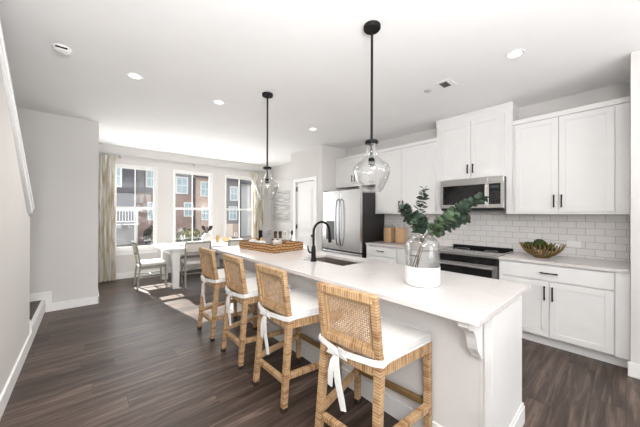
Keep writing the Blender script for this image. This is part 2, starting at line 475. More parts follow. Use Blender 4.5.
# knee wall beside the stair
mb = MB(); mb.prism([(-7.6, 0), (4.182, 0), (4.182, 1.36), (3.98, 1.42), (2.42, 2.80), (2.37, HC), (-7.6, HC)], KX - .12, KX, 'X')
struct('wall_left', mb, 'wall_paint')
mb = MB()
mb.box(-1.7, .148, YB, YB + .12, 0, HC); mb.box(.028, .148, YB + .12, YW + .1, 0, HC)
struct('wall_stair', mb, 'wall_paint')
struct('wall_stairwell', B(-1.7, -1.58, -7.6, YB, 0, HC), 'wall_paint')
mb = MB()
mb.box(KX, -.35, -7.6, -7.45, 0, HC); mb.box(3.45, 3.6, -7.6, -7.45, 0, HC)
mb.box(-.35, 3.45, -7.6, -7.45, 0, .35); mb.box(-.35, 3.45, -7.6, -7.45, 2.72, HC)
struct('wall_rear', mb, 'wall_paint')
struct('wall_backsplash', B(XW - .012, XW - .0005, -.02, 3.02, .905, 1.44), 'subway_tile')

# stair: landing and the flight that climbs behind the knee wall
st = struct_root('stairs', (-1, 4.5, 0))
mb = MB(); mb.box(-1.58, KX - .02, 4.19, YB - .001, .145, .18)
for k in range(6): mb.box(-1.58, KX - .121, 3.92 - k * .27, 4.19 - k * .27 + .02, .18 + .19 * k + .15, .18 + .19 * (k + 1))
mb.build('tread', 'floor_planks', st)
mb = MB(); mb.box(-1.58, KX, 4.184, YB - .001, 0.001, .145); mb.box(KX - .02, KX + .0, 4.184, YB - .001, .145, .182)
for k in range(6): mb.box(-1.58, KX - .121, 3.90 - k * .27, 4.19 - k * .27, 0.001, .18 + .19 * k + .15)
mb.build('riser', 'trim_paint', st)

# baseboards and trim
def bbox(mb, x0, x1, y0, y1, side, h=.13, t=.016):
    """board against the face of a wall; side says which way it sticks out"""
    if side == '+X': mb.box(x0, x0 + t, y0, y1, 0.001, h, .003)
    if side == '-X': mb.box(x0 - t, x0, y0, y1, 0.001, h, .003)
    if side == '-Y': mb.box(x0, x1, y0 - t, y0, 0.001, h, .003)
    if side == '+Y': mb.box(x0, x1, y0, y0 + t, 0.001, h, .003)
mb = MB(); bbox(mb, KX, 0, -7.4, 4.20, '+X'); mb.box(KX, KX + .016, 4.20, YB - .017, .001, .182, .003)
mb.box(KX - .125, KX + .005, 4.186, 4.21, .182, .27, .006)
struct('baseboard_left', mb, 'trim_paint')
mb = MB()
mb.box(KX + .02, .164, YB - .016, YB - .0005, .001, .115, .003)
mb.box(-.43, -.365, YB - .017, YB - .0005, .115, .29, .003)
mb.box(-1.57, -.43, YB - .016, YB - .0005, .182, .29, .003)
bbox(mb, .1485, 0, YB - .016, YW - .02, '+X', .115)
struct('baseboard_stair', mb, 'trim_paint')
mb = MB(); bbox(mb, .17, 4.28, YW - .0005, 0, '-Y'); struct('baseboard_back', mb, 'trim_paint')
mb = MB(); bbox(mb, 4.2875, 0, 5.25, YW - .02, '-X'); struct('baseboard_dining', mb, 'trim_paint')
mb = MB(); bbox(mb, 3.6395, 0, 4.10, 4.262, '-X'); bbox(mb, 3.6395, 0, 5.092, 5.24, '-X'); struct('baseboard_pantry', mb, 'trim_paint')
mb = MB(); bbox(mb, 3.6005, 0, -7.4, -.008, '-X'); struct('baseboard_side', mb, 'trim_paint')
# sloping cap of the knee wall
mb = MB()
def slope_poly(d0, d1):
    p0, p1 = Vector((2.36, 2.775 + .065)), Vector((4.19, 1.40))
    dr = (p1 - p0).normalized(); nr = Vector((-dr.y, dr.x))
    return [tuple(p0 + nr * d0), tuple(p1 + nr * d0), tuple(p1 + nr * d1), tuple(p0 + nr * d1)]
def clipz(poly): return [(a, min(b, HC - .002)) for a, b in poly]
mb.prism(clipz(slope_poly(.0, .06)), KX - .14, KX + .014, 'X')
mb.prism(clipz(slope_poly(.06, .09)), KX - .15, KX + .026, 'X')
struct('trim_1', mb, 'trim_paint')

# windows
def window(n, x0, x1):
    r = struct_root('window_%d' % n, ((x0 + x1) / 2, YW, WZ0))
    y0, y1 = YW + .01, YW + .085
    f = .022
    mb = MB()
    mb.box(x0 + .001, x0 + f, y0, y1, WZ0 + .001, WZ1 - .001); mb.box(x1 - f, x1 - .001, y0, y1, WZ0 + .001, WZ1 - .001)
    mb.box(x0 + f, x1 - f, y0, y1, WZ1 - f, WZ1 - .001); mb.box(x0 + f, x1 - f, y0, y1, WZ0 + .001, WZ0 + f + .01)
    mb.build('window_frame', 'vinyl_white', r)
    zm = 1.53
    xm = x0 + (x1 - x0) * .49
    for nm, za, zb, yo in (('lower_sash', WZ0 + f + .011, zm + .03, .02), ('upper_sash', zm - .03, WZ1 - f - .001, .045)):
        mb = MB(); ya, yb = y0 + yo, y0 + yo + .024
        s_ = .028
        xa, xb = x0 + f + .001, x1 - f - .001
        mb.box(xa, xa + s_, ya, yb, za, zb); mb.box(xb - s_, xb, ya, yb, za, zb)
        mb.box(xa + s_, xb - s_, ya, yb, za, za + s_ + .01); mb.box(xa + s_, xb - s_, ya, yb, zb - s_ - .006, zb)
        mb.box(xm - .009, xm + .009, ya, yb, za + s_ + .01, zb - s_ - .006)
        sash = mb.build(nm, 'vinyl_white', r)
        B(xa + s_, xb - s_, ya + .010, ya + .014, za + s_, zb - s_).build('pane', 'pane_glass', sash)
    mb = MB()
    mb.box(x0 - .05, x1 + .05, YW - .035, YW + .009, WZ0 - .03, WZ0 - .0005, .004)
    mb.box(x0 - .03, x1 + .03, YW - .014, YW - .0005, WZ0 - .10, WZ0 - .03, .003)
    mb.build('window_sill', 'trim_paint', r)
    mb = MB()
    c = .022
    mb.box(x0 - c, x0 - .0, YW - .012, YW - .0005, WZ0, WZ1 + c, .002); mb.box(x1, x1 + c, YW - .012, YW - .0005, WZ0, WZ1 + c, .002)
    mb.box(x0, x1, YW - .012, YW - .0005, WZ1, WZ1 + c, .002)
    mb.build('window_casing', 'trim_paint', r)
for i, (a, b) in enumerate(WINS): window(i + 1, a, b)

# pantry door
d = struct_root('door_1', (3.64, 4.68, 0))
y0, y1, zt = 4.337, 5.018, 2.135
mb = MB(); mb.box(3.668, 3.698, y0 + .004, y1 - .004, .012, zt - .004)
def raised(mb, x, y0, y1, z0, z1):
    mb.box(x - .006, x, y0, y1, z0, z1, .004)
    mb.box(x - .012, x - .006, y0 + .03, y1 - .03, z0 + .03, z1 - .03, .004)
for za, zb in ((.20, .95), (1.07, 1.98)): raised(mb, 3.668, y0 + .11, y1 - .11, za, zb)
mb.build('door_panel', 'trim_paint', d)
mb = MB(); c = .07
mb.box(3.622, 3.6395, y0 - c, y0, .001, zt + c, .004); mb.box(3.622, 3.6395, y1, y1 + c, .001, zt + c, .004); mb.box(3.622, 3.6395, y0, y1, zt, zt + c, .004)
mb.build('door_casing', 'trim_paint', d)
for z in (.25, 1.12, 1.98): B(3.655, 3.672, y1 - .03, y1 + .004, z - .05, z + .05, .002).build('hinge', 'black_metal', d)
mb = MB(); mb.lathe([(.001, 0), (.028, .0), (.028, .008), (.01, .012), (.01, .035), (.024, .04), (.027, .055), (.018, .066), (.001, .068)], (3.668, y0 + .06, .95), 20, 'X')
for v in mb.bm.verts: v.co.x = 3.668 - (v.co.x - 3.668)
mb.build('door_knob', 'black_metal', d, True)

# ------------------------------------------------------------------ cabinet helpers (fronts face -X)
def shaker(x, y0, y1, z0, z1, w_=.058, t=.02):
    mb = MB()
    mb.box(x, x + t, y0, y0 + w_, z0, z1, .0015); mb.box(x, x + t, y1 - w_, y1, z0, z1, .0015)
    mb.box(x, x + t, y0 + w_, y1 - w_, z0, z0 + w_, .0015); mb.box(x, x + t, y0 + w_, y1 - w_, z1 - w_, z1, .0015)
    mb.box(x + .009, x + t - .001, y0 + w_ - .002, y1 - w_ + .002, z0 + w_ - .002, z1 - w_ + .002)
    return mb
def slab(x, y0, y1, z0, z1, t=.02): return B(x, x + t, y0, y1, z0, z1, .002)
def pull_v(x, y, z0, z1):
    mb = MB(); mb.box(x - .034, x - .022, y - .006, y + .006, z0, z1, .001)
    for z in (z0 + .015, z1 - .015): mb.box(x - .024, x - .0005, y - .005, y + .005, z - .005, z + .005)
    return mb
def pull_h(x, z, y0, y1):
    mb = MB(); mb.box(x - .034, x - .022, y0, y1, z - .006, z + .006, .001)
    for y in (y0 + .015, y1 - .015): mb.box(x - .024, x - .0005, y - .005, y + .005, z - .005, z + .005)
    return mb
CP = 'cabinet_paint'

# right base cabinet
c = thing('base_cabinet', 'white shaker base cabinet with one wide drawer under the bowl, right of the range', 'cabinet', (4.0, .48, 0))
XB = 3.705
mb = MB(); mb.box(XB + .001, XW - .013, -.022, .998, .105, .883); mb.box(XB - .019, XB + .001, -.022, .068, .105, .883, .002)
mb.build('body', CP, c)
B(XB + .055, XB + .075, -.022, .998, .001, .105).build('toe_kick', CP, c)
dr = slab(XB - .019, .075, .99, .712, .872).build('drawer', CP, c)
pull_h(XB - .019, .793, .465, .612).build('handle', 'black_metal', dr)
for (a, b, hy) in ((.075, .533, .509), (.539, .99, .574)):
    dd = shaker(XB - .019, a, b, .115, .700).build('door', CP, c)
    pull_v(XB - .019, hy, .505, .655).build('handle', 'black_metal', dd)
# left base cabinet
c = thing('base_cabinet', 'white base cabinet with slab drawer between fridge and range', 'cabinet', (4.0, 2.4, 0))
mb = MB(); mb.box(XB + .001, XW - .013, 1.772, 2.995, .105, .883); mb.build('body', CP, c)
B(XB + .055, XB + .075, 1.772, 2.995, .001, .105).build('toe_kick', CP, c)
for a, b in ((1.785, 2.375), (2.385, 2.985)):
    dr = slab(XB - .019, a, b, .712, .872).build('drawer', CP, c)
    pull_h(XB - .019, .80, (a + b) / 2 - .07, (a + b) / 2 + .07).build('handle', 'black_metal', dr)
    dd = shaker(XB - .019, a, b, .115, .700).build('door', CP, c)
    pull_v(XB - .019, a + .03 if a > 2 else b - .03, .505, .655).build('handle', 'black_metal', dd)
# counters on them
tag(B(3.672, XW - .0125, -.0225, 1.0, .884, .914, .003).build('countertop', 'quartz', None, loc=(4, .5, .884)), 'white quartz counter slab under the slatted bowl beside the range', 'countertop')
tag(B(3.672, XW - .0125, 1.77, 2.998, .884, .914, .003).build('countertop', 'quartz', None, loc=(4, 2.4, .884)), 'white quartz counter slab under the two glass canisters', 'countertop')

# right upper cabinet
XU = 4.05; ZB_, ZT_ = 1.42, 2.586
c = thing('upper_cabinet', 'tall white two-door wall cabinet above the slatted bowl, right of the microwave', 'cabinet', (4.2, .47, ZB_))
mb = MB(); mb.box(XU, XW - .013, -.022, .945, ZB_ + .02, ZT_ - .005); mb.box(XU - .02, XU, -.022, .072, ZB_ + .02, ZT_ - .06, .002); mb.build('body', CP, c)
mb = MB(); mb.box(XU - .024, XW - .013, -.022, .945, ZT_ - .055, ZT_, .004); mb.build('crown_molding', CP, c)
mb = MB(); mb.box(XU - .022, XU, -.022, .945, ZB_, ZB_ + .02); mb.box(XU, XW - .013, -.022, .945, ZB_ + .005, ZB_ + .02); mb.build('light_rail', CP, c)
for a, b, hy in ((.08, .505, .480), (.511, .915, .545)):
    dd = shaker(XU - .02, a, b, ZB_ + .026, ZT_ - .065).build('door', CP, c)
    pull_v(XU - .02, hy, 1.495, 1.64).build('handle', 'black_metal', dd)
# cabinet above the microwave, up to the ceiling
c = thing('upper_cabinet', 'white two-door cabinet above the microwave reaching the ceiling', 'cabinet', (4.2, 1.43, 1.9))
mb = MB(); mb.box(XU - .001, XW - .013, .947, 1.914, 1.905, HC - .003); mb.box(XU - .001, XW - .013, .947, 1.012, ZB_, 1.905); mb.box(XU - .001, XW - .013, 1.815, 1.914, ZB_, 1.905); mb.build('body', CP, c)
mb = MB(); mb.prism([(XU - .002, HC - .10), (XU - .006, HC - .10), (XU - .008, HC - .05), (XU - .022, HC - .022), (XU - .026, HC - .003), (XU - .002, HC - .003)], .942, 1.92, 'Y')
mb.build('crown_molding', CP, c)
for a, b, hy in ((1.03, 1.424, 1.394), (1.430, 1.84, 1.462)):
    dd = shaker(XU - .022, a, b, 1.915, 2.715).build('door', CP, c)
    pull_v(XU - .022, hy, 1.985, 2.11).build('handle', 'black_metal', dd)
# left upper cabinet
c = thing('upper_cabinet', 'white two-door wall cabinet above the canisters, left of the microwave', 'cabinet', (4.2, 2.49, ZB_))
mb = MB(); mb.box(XU, XW - .013, 1.916, 3.06, ZB_ + .02, ZT_ - .005); mb.build('body', CP, c)
mb = MB(); mb.box(XU - .024, XW - .013, 1.916, 3.06, ZT_ - .055, ZT_, .004); mb.build('crown_molding', CP, c)
mb = MB(); mb.box(XU - .022, XU, 1.916, 3.06, ZB_, ZB_ + .02); mb.box(XU, XW - .013, 1.916, 3.06, ZB_ + .005, ZB_ + .02); mb.build('light_rail', CP, c)
for a, b, hy in ((1.93, 2.506, 2.476), (2.512, 3.055, 2.545)):
    dd = shaker(XU - .02, a, b, ZB_ + .026, ZT_ - .065).build('door', CP, c)
    pull_v(XU - .02, hy, 1.495, 1.64).build('handle', 'black_metal', dd)
# cabinet above the fridge
c = thing('upper_cabinet', 'short white two-door cabinet over the refrigerator', 'cabinet', (4.2, 3.58, 1.95))
mb = MB(); mb.box(XU, XW - .001, 3.062, 4.110, 1.97, ZT_ - .005); mb.build('body', CP, c)
mb = MB(); mb.box(XU - .024, XW - .001, 3.062, 4.110, ZT_ - .055, ZT_, .004); mb.build('crown_molding', CP, c)
for a, b, hy in ((3.07, 3.583, 3.55), (3.589, 4.10, 3.62)):
    dd = shaker(XU - .02, a, b, 2.03, ZT_ - .065).build('door', CP, c)
    pull_v(XU - .02, hy, 2.06, 2.19).build('handle', 'black_metal', dd)

# microwave
c = thing('microwave', 'stainless over-the-range microwave with black glass door', 'microwave', (4.1, 1.41, 1.47))
X0 = 3.945
B(X0 + .03, XW - .014, 1.014, 1.812, 1.475, 1.900, .004).build('body', 'dark_plastic', c)
mb = MB()
mb.box(X0, X0 + .03, 1.195, 1.812, 1.815, 1.902, .003); mb.box(X0, X0 + .03, 1.195, 1.812, 1.50, 1.548, .003)
mb.box(X0, X0 + .03, 1.775, 1.812, 1.545, 1.82); mb.box(X0, X0 + .03, 1.195, 1.222, 1.545, 1.82)
door = mb.build('door', 'stainless', c)
B(X0 + .006, X0 + .028, 1.22, 1.78, 1.54, 1.82).build('window', 'black_glass', door)
mb = MB(); mb.box(X0 - .045, X0 - .028, 1.198, 1.216, 1.53, 1.80, .004)
for z in (1.55, 1.78): mb.box(X0 - .03, X0 - .0005, 1.201, 1.213, z - .008, z + .008)
mb.build('handle', 'stainless', door)
mb = MB()
mb.box(X0, X0 + .03, 1.014, 1.194, 1.815, 1.902, .003); mb.box(X0, X0 + .03, 1.014, 1.194, 1.50, 1.548, .003)
mb.box(X0, X0 + .03, 1.014, 1.048, 1.545, 1.82); mb.box(X0, X0 + .03, 1.180, 1.194, 1.545, 1.82)
pan = mb.build('control_surround', 'stainless', c)
cp = B(X0 + .003, X0 + .028, 1.046, 1.182, 1.54, 1.82).build('control_panel', 'black_glass', c)
mb = MB()
for i in range(5):
    for j in range(3): mb.box(X0 + .0015, X0 + .004, 1.062 + j * .036, 1.09 + j * .036, 1.56 + i * .032, 1.58 + i * .032)
mb.build('keypad', 'dark_plastic', cp)
B(X0 + .0015, X0 + .004, 1.07, 1.16, 1.755, 1.79).build('display', 'oven_display', cp)
B(X0 + .02, XW - .02, 1.02, 1.806, 1.468, 1.4755).build('vent_grille', 'matte_black', c)

# range
c = thing('range', 'stainless slide-in electric range with black glass oven door', 'stove', (4.0, 1.385, 0))
Y0, Y1 = 1.003, 1.767
B(3.70, XW - .02, Y0, Y1, .02, .895).build('body', 'dark_plastic', c)
mb = MB(); mb.box(3.665, XW - .04, Y0, Y1, .896, .918, .003); ck = mb.build('cooktop', 'black_glass', c)
mb = MB(); mb.box(3.645, 3.667, Y0, Y1, .886, .922, .003); mb.box(3.667, XW - .045, Y0, Y0 + .012, .917, .922); mb.box(3.667, XW - .045, Y1 - .012, Y1, .917, .922)
mb.build('cooktop_trim', 'stainless', c)
for (px, py, pr) in ((3.84, 1.20, .095), (3.84, 1.57, .075), (4.12, 1.20, .075), (4.12, 1.57, .095)):
    mb = MB(); mb.lathe([(pr, .9185), (pr, .9195), (pr - .006, .9195), (pr - .006, .9185)], (px, py, 0), 32, cap=False)
    mb.build('burner_ring', 'sensor_grey', ck)
B(XW - .075, XW - .021, Y0, Y1, .895, .955, .004).build('back_guard', 'matte_black', c)
cp = B(3.66, 3.70, Y0 + .004, Y1 - .004, .80, .885, .003).build('control_panel', 'black_glass', c)
mb = MB(); mb.box(3.655, 3.70, Y0 + .004, Y1 - .004, .74, .795, .003); mb.box(3.655, 3.70, Y0 + .004, Y0 + .055, .23, .74); mb.box(3.655, 3.70, Y1 - .055, Y1 - .004, .23, .74); mb.box(3.655, 3.70, Y0 + .055, Y1 - .055, .23, .30)
door = mb.build('oven_door', 'stainless', c)
B(3.660, 3.698, Y0 + .05, Y1 - .05, .295, .745).build('oven_window', 'black_glass', door)
mb = MB(); mb.tube([(3.612, Y0 + .03, .762), (3.612, Y1 - .03, .762)], .013)
for y in (Y0 + .07, Y1 - .07): mb.box(3.612, 3.656, y - .012, y + .012, .752, .772)
mb.build('handle', 'stainless', door, True)
dr = B(3.657, 3.70, Y0 + .004, Y1 - .004, .06, .222, .003).build('warming_drawer', 'stainless', c)

# refrigerator
c = thing('refrigerator', 'stainless french-door refrigerator with water dispenser and dark sides', 'refrigerator', (3.95, 3.51, 0))
F0, F1, FX = 3.02, 4.00, 3.565
B(FX + .068, 4.33, 3.066, F1, .02, 1.845, .004).build('body', 'fridge_side', c)
ym = 3.515
for nm, a, b in (('right', F0 + .002, ym - .003), ('left', ym + .003, F1 - .002)):
    dd = B(FX, FX + .06, a, b, .735, 1.855, .012).build('door', 'stainless_fridge', c)
    yh = ym - .045 if nm == 'right' else ym + .045
    mb = MB(); mb.tube([(FX - .002, yh, .83), (FX - .035, yh, .86), (FX - .058, yh, 1.0), (FX - .064, yh, 1.26), (FX - .058, yh, 1.52), (FX - .035, yh, 1.66), (FX - .002, yh, 1.69)], .013, 12)
    mb.build('handle', 'steel_dark_reflect', dd, True)
    if nm == 'left':
        dp = B(FX - .003, FX + .01, 3.66, 3.89, .92, 1.28, .003).build('dispenser', 'dispenser_grey', dd)
        dp['label'] = 'dark recessed water dispenser'
for za, zb in ((.06, .715),):
    dd = B(FX, FX + .06, F0 + .002, F1 - .002, za, zb, .012).build('freezer_drawer', 'stainless_fridge', c)
    mb = MB(); mb.tube([(FX - .05, F0 + .08, .65), (FX - .05, F1 - .08, .65)], .013, 12)
    for y in (F0 + .1, F1 - .1): mb.box(FX - .05, FX - .0005, y - .012, y + .012, .64, .66)
    mb.build('handle', 'stainless', dd, True)
for y in (F0 + .03, F1 - .08): B(FX + .02, FX + .12, y - .0, y + .05, 1.856, 1.868).build('hinge_cover', 'fridge_side', c)

# outlet on the backsplash
tag(B(XW - .0185, XW - .0125, .345, .47, 1.03, 1.10, .002).build('outlet', 'vinyl_white', None, loc=(XW - .0125, .41, 1.06)), 'white wall outlet on the tiles right of the slatted bowl', 'outlet')

# ------------------------------------------------------------------ island
IX0, IX1, IY0, IY1 = 1.382, 2.385, .45, 3.98
PX = 1.63                                   # seating-side panel
c = thing('kitchen_island', 'long white kitchen island with quartz top and corbels, lined by four stools', 'kitchen island', (1.95, 2.2, 0))
S0, S1, SX0, SX1 = 1.79, 2.44, 1.858, 2.222
mb = MB()
zt0, zt1 = .884, .914
mb.box(IX0, SX0, IY0, IY1, zt0, zt1, .003); mb.box(SX1, IX1, IY0, IY1, zt0, zt1, .003)
mb.box(SX0 - .003, SX1 + .003, IY0, S0, zt0, zt1, .003); mb.box(SX0 - .003, SX1 + .003, S1, IY1, zt0, zt1, .003)
mb.build('top', 'quartz', c)
mb = MB(); mb.box(PX, PX + .02, IY0 + .04, IY1 - .03, .001, .8835)
mb.box(PX, 2.24, IY1 - .05, IY1 - .03, .001, .8835)
mb.build('seating_panel', 'island_paint', c)
mb = MB(); mb.box(PX + .021, 2.235, IY0 + .06, S0 - .05, .10, .8835); mb.box(PX + .021, 2.235, S1 + .05, IY1 - .051, .10, .8835)
mb.box(PX + .021, 2.235, S0 - .05, S1 + .05, .10, .64); mb.box(PX + .021, 1.845, S0 - .05, S1 + .05, .64, .8835); mb.box(2.2295, 2.235, S0 - .05, S1 + .05, .64, .8835)
mb.box(PX + .021, 2.17, IY0 + .06, IY1 - .051, .001, .10)
mb.build('carcass', CP, c)
mb = MB(); mb.box(PX - .012, 2.242, IY0 + .018, IY0 + .058, .001, .8835, .002)
mb.box(PX - .02, PX - .0005, IY0 + .012, IY0 + .05, .001, .8835, .002)
mb.box(PX - .006, PX - .0004, IY0 + .052, IY0 + .075, .131, .8835, .001)
mb.build('end_panel', CP, c)
mb = MB(); mb.box(PX - .028, 2.25, IY0 + .002, IY0 + .0175, .001, .115, .004); mb.box(PX - .024, 2.247, IY0 + .008, IY0 + .0175, .115, .135, .004)
mb.box(PX - .016, PX - .0005, IY0 + .076, IY1 - .03, .001, .13, .004)
mb.box(PX - .028, PX - .0205, IY0 + .002, IY0 + .05, .001, .135, .003)
mb.build('base_molding', CP, c)
def corbel(y0, y1):
    pr = [(PX - .021, .8835), (1.415, .8835), (1.415, .852), (1.428, .838), (1.452, .830), (1.480, .818), (1.505, .795), (1.522, .765), (1.532, .73), (1.545, .70), (1.565, .675), (1.585, .66), (1.592, .640), (PX - .021, .625)]
    pr[0] = (PX - .0005, .8835); pr[-1] = (PX - .0005, .625)
    return MB().prism(pr, y0, y1, 'Y')
for y in (.51, 3.80): corbel(y, y + .05).build('corbel', CP, c)
for k in range(5):
    ya = .54 + k * .67
    if ya + .65 < 3.95:
        dd = shaker(2.236, ya, ya + .655, .115, .872).build('cabinet_door', CP, c)
        for v in dd.data.vertices: v.co.x = (2.236 + .02 + 2.236 - 1.95 * 2) - v.co.x
# sink
c = thing('sink', 'undermount stainless steel sink set in the island top beside the black faucet', 'sink', (2.04, 2.115, .66))
mb = MB(); t = .006
mb.box(SX0, SX1, S0, S1, .66, .666); mb.box(SX0 - t, SX0, S0 - t, S1 + t, .66, .883); mb.box(SX1, SX1 + t, S0 - t, S1 + t, .66, .883); mb.box(SX0, SX1, S0 - t, S0, .66, .883); mb.box(SX0, SX1, S1, S1 + t, .66, .883)
mb.build('basin', 'stainless_sink', c)
MB().lathe([(.001, .667), (.045, .667), (.045, .670), (.001, .670)], (2.04, 2.115, 0), 24).build('drain', 'stainless', c, True)
# faucet
FXc, FYc = 1.808, 2.17
c = thing('faucet', 'matte black gooseneck faucet at the edge of the island sink', 'faucet', (FXc, FYc, .914))
MB().lathe([(.001, .9145), (.034, .9145), (.034, .922), (.026, .93), (.024, 1.0), (.022, 1.06), (.015, 1.08), (.001, 1.08)], (FXc, FYc, 0), 24).build('base', 'black_metal', c, True)
pts = [(FXc, FYc, 1.07)]
for k in range(0, 15):
    a = math.pi * k / 14 * 1.0
    pts.append((FXc + .105 - .105 * math.cos(a), FYc - .02 * (1 - math.cos(a)) / 2, 1.22 + .105 * math.sin(a)))
MB().tube(pts, .0125, 12).build('spout', 'black_metal', c, True)
e = pts[-1]
MB().tube([(e[0], e[1], e[2] + .005), (e[0] + .004, e[1], 1.17), (e[0] + .008, e[1], 1.10)], [.014, .018, .021], 14).build('spray_head', 'black_metal', c, True)
mb = MB(); mb.tube([(FXc, FYc + .02, 1.0), (FXc - .01, FYc + .06, 1.005), (FXc - .012, FYc + .075, 1.03), (FXc - .012, FYc + .082, 1.07)], [.011, .010, .008, .006], 10)
mb.build('lever', 'black_metal', c, True)
tag(MB().lathe([(.001, .9145), (.024, .9145), (.024, .920), (.016, .924), (.015, .928), (.001, .929)], (1.80, 2.295, 0), 20).build('disposal_button', 'stainless', None, True, loc=(1.80, 2.295, .9145)), 'low round steel sink button on the island left of the faucet', 'sink control')

# ------------------------------------------------------------------ bar stools (local frame: +x faces the island, origin on the floor)
def make_stool():
    root = local(thing('bar_stool', '', 'stool', (0, 0, 0), 'rattan bar stools along the island'))
    hw, zs, fw = .200, .635, .272
    def part(name, mb, mat, p=None, sm=False):
        o = mb.build(name, mat, p or root, sm); o['_w'] = (0, 0, 0); return o
    for sgn in (-1, 1):
        # rear leg and the back post above it
        mb = MB(); mb.quadbar((-.268, sgn * (hw + .002), .03), (-.215, sgn * (hw - .012), zs), .040, .046, (1, 0, 0), bev=.005)
        lg = part('leg', mb, 'rattan_Z')
        part('foot_cap', MB().quadbar((-.270, sgn * (hw + .002), .001), (-.268, sgn * (hw + .002), .031), .038, .0405, (1, 0, 0)), 'foot_dark', lg)
        mb = MB(); mb.quadbar((.222, sgn * (fw - .008), .03), (.216, sgn * (fw - .012), zs - .001), .038, .044, (1, 0, 0), bev=.005)
        lg = part('leg', mb, 'rattan_Z')
        part('foot_cap', MB().quadbar((.222, sgn * (fw - .008), .001), (.222, sgn * (fw - .008), .031), .037, .0385, (1, 0, 0)), 'foot_dark', lg)
        mb = MB(); mb.quadbar((-.215, sgn * (hw - .012), zs + .001), (-.268, sgn * (hw - .012), 1.0), .040, .036, (1, 0, 0), .036, .034, bev=.005)
        part('back_post', mb, 'rattan_Z')
    # seat frame
    for sgn in (-1, 1):
        part('seat_rail', MB().quadbar((-.192, sgn * (hw - .010), zs - .034), (.197, sgn * (fw - .012), zs - .034), .062, .062, (0, 0, 1), .034, .034, .004), 'rattan_X')
    part('seat_rail', MB().box(.200, .234, -fw + .036, fw - .036, zs - .065, zs - .003, .004), 'rattan_Y')
    part('seat_rail', MB().box(-.236, -.200, -hw + .036, hw - .036, zs - .065, zs - .003, .004), 'rattan_Y')
    # stretchers
    for sgn in (-1, 1):
        ya, yb = sgn * (hw - .004), sgn * (fw - .010)
        part('stretcher', MB().quadbar((-.236, ya, .235), (.203, yb, .235), .038, .038, bev=.005), 'rattan_X')
    part('stretcher', MB().quadbar((-.248, -hw + .03, .20), (-.248, hw - .03, .20), .036, .036, bev=.005), 'rattan_Y')
    part('footrest', MB().box(.200, .236, -fw + .034, fw - .034, .235, .268, .003), 'footrest_brass')['label'] = 'dark brass-topped footrest bar'
    # back rails
    def bx(z): return -.215 - .053 * (z - zs) / (1.0 - zs)
    part('top_rail', MB().quadbar((bx(.978), -hw + .017, .977), (bx(.978), hw - .017, .977), .046, .046, bev=.006), 'rattan_Y')
    part('lower_rail', MB().quadbar((bx(.685), -hw + .016, .682), (bx(.685), hw - .016, .682), .036, .042, bev=.005), 'rattan_Y')
    # inner frame round the cane
    mb = MB(); yb = hw - .040
    for sgn in (-1, 1): mb.quadbar((bx(.70) + .006, sgn * yb, .70), (bx(.953) + .006, sgn * yb, .953), .02, .02, (1, 0, 0))
    mb.quadbar((bx(.711) + .006, -yb, .711), (bx(.711) + .006, yb, .711), .02, .02); mb.quadbar((bx(.946) + .006, -yb, .946), (bx(.946) + .006, yb, .946), .02, .02)
    part('inner_frame', mb, 'rattan_Y')
    # open cane weave: thin strands both ways and diagonals
    mb = MB(); z0, z1, y0, y1 = .718, .940, -yb + .008, yb - .008
    def strand(ya, za, yb_, zb, w_, dx):
        a = Vector((bx(za) + .006 + dx, ya, za)); b = Vector((bx(zb) + .006 + dx, yb_, zb))
        mb.quadbar(a, b, .0016, .0016, (1, 0, 0), w_, w_)
    ny, nz = 22, 17
    for i in range(ny + 1):
        y = y0 + (y1 - y0) * i / ny; strand(y, z0, y, z1, .0045, 0)
    for i in range(nz + 1):
        z = z0 + (z1 - z0) * i / nz; strand(y0, z, y1, z, .0045, .0017)
    H = z1 - z0
    k = -H
    while k < (y1 - y0):
        for fl in (0, 1):
            ya, za, yb2, zb2 = y0 + k, z0, y0 + k + H, z1
            if ya < y0: za += y0 - ya; ya = y0
            if yb2 > y1: zb2 -= yb2 - y1; yb2 = y1
            if yb2 - ya > .01:
                if fl: ya, yb2 = y0 + y1 - ya, y0 + y1 - yb2
                strand(ya, za, yb2, zb2, .003, .0034)
        k += .026
    part('cane_panel', mb, 'cane')
    # cushion
    mb = MB(); mb.box(-.20, .236, -.213, .213, zs - .001, zs + .055, .02)
    for v in mb.bm.verts: v.co.y *= 1 + .32 * (v.co.x + .20) / .436
    for v in mb.bm.verts:
        r_ = max(abs((v.co.x - .02) / .22), abs(v.co.y / .24))
        if v.co.z > zs + .03: v.co.z += .010 * (1 - r_ * r_)
    cu = part('seat_cushion', mb, 'white_fabric', None, True)
    mb = MB()
    for zz in (zs + .004, zs + .052):
        loop = []
        for (cx, cy, a0) in ((.219, .262, 0), (-.183, .196, 90), (-.183, -.196, 180), (.219, -.262, 270)):
            for q in range(5):
                a = R(a0 + q * 22.5); loop.append((cx + .017 * math.cos(a), cy + .017 * math.sin(a), zz))
        loop.append(loop[0]); mb.tube(loop, .0045, 6)
    part('piping', mb, 'ribbon_fabric', cu, True)
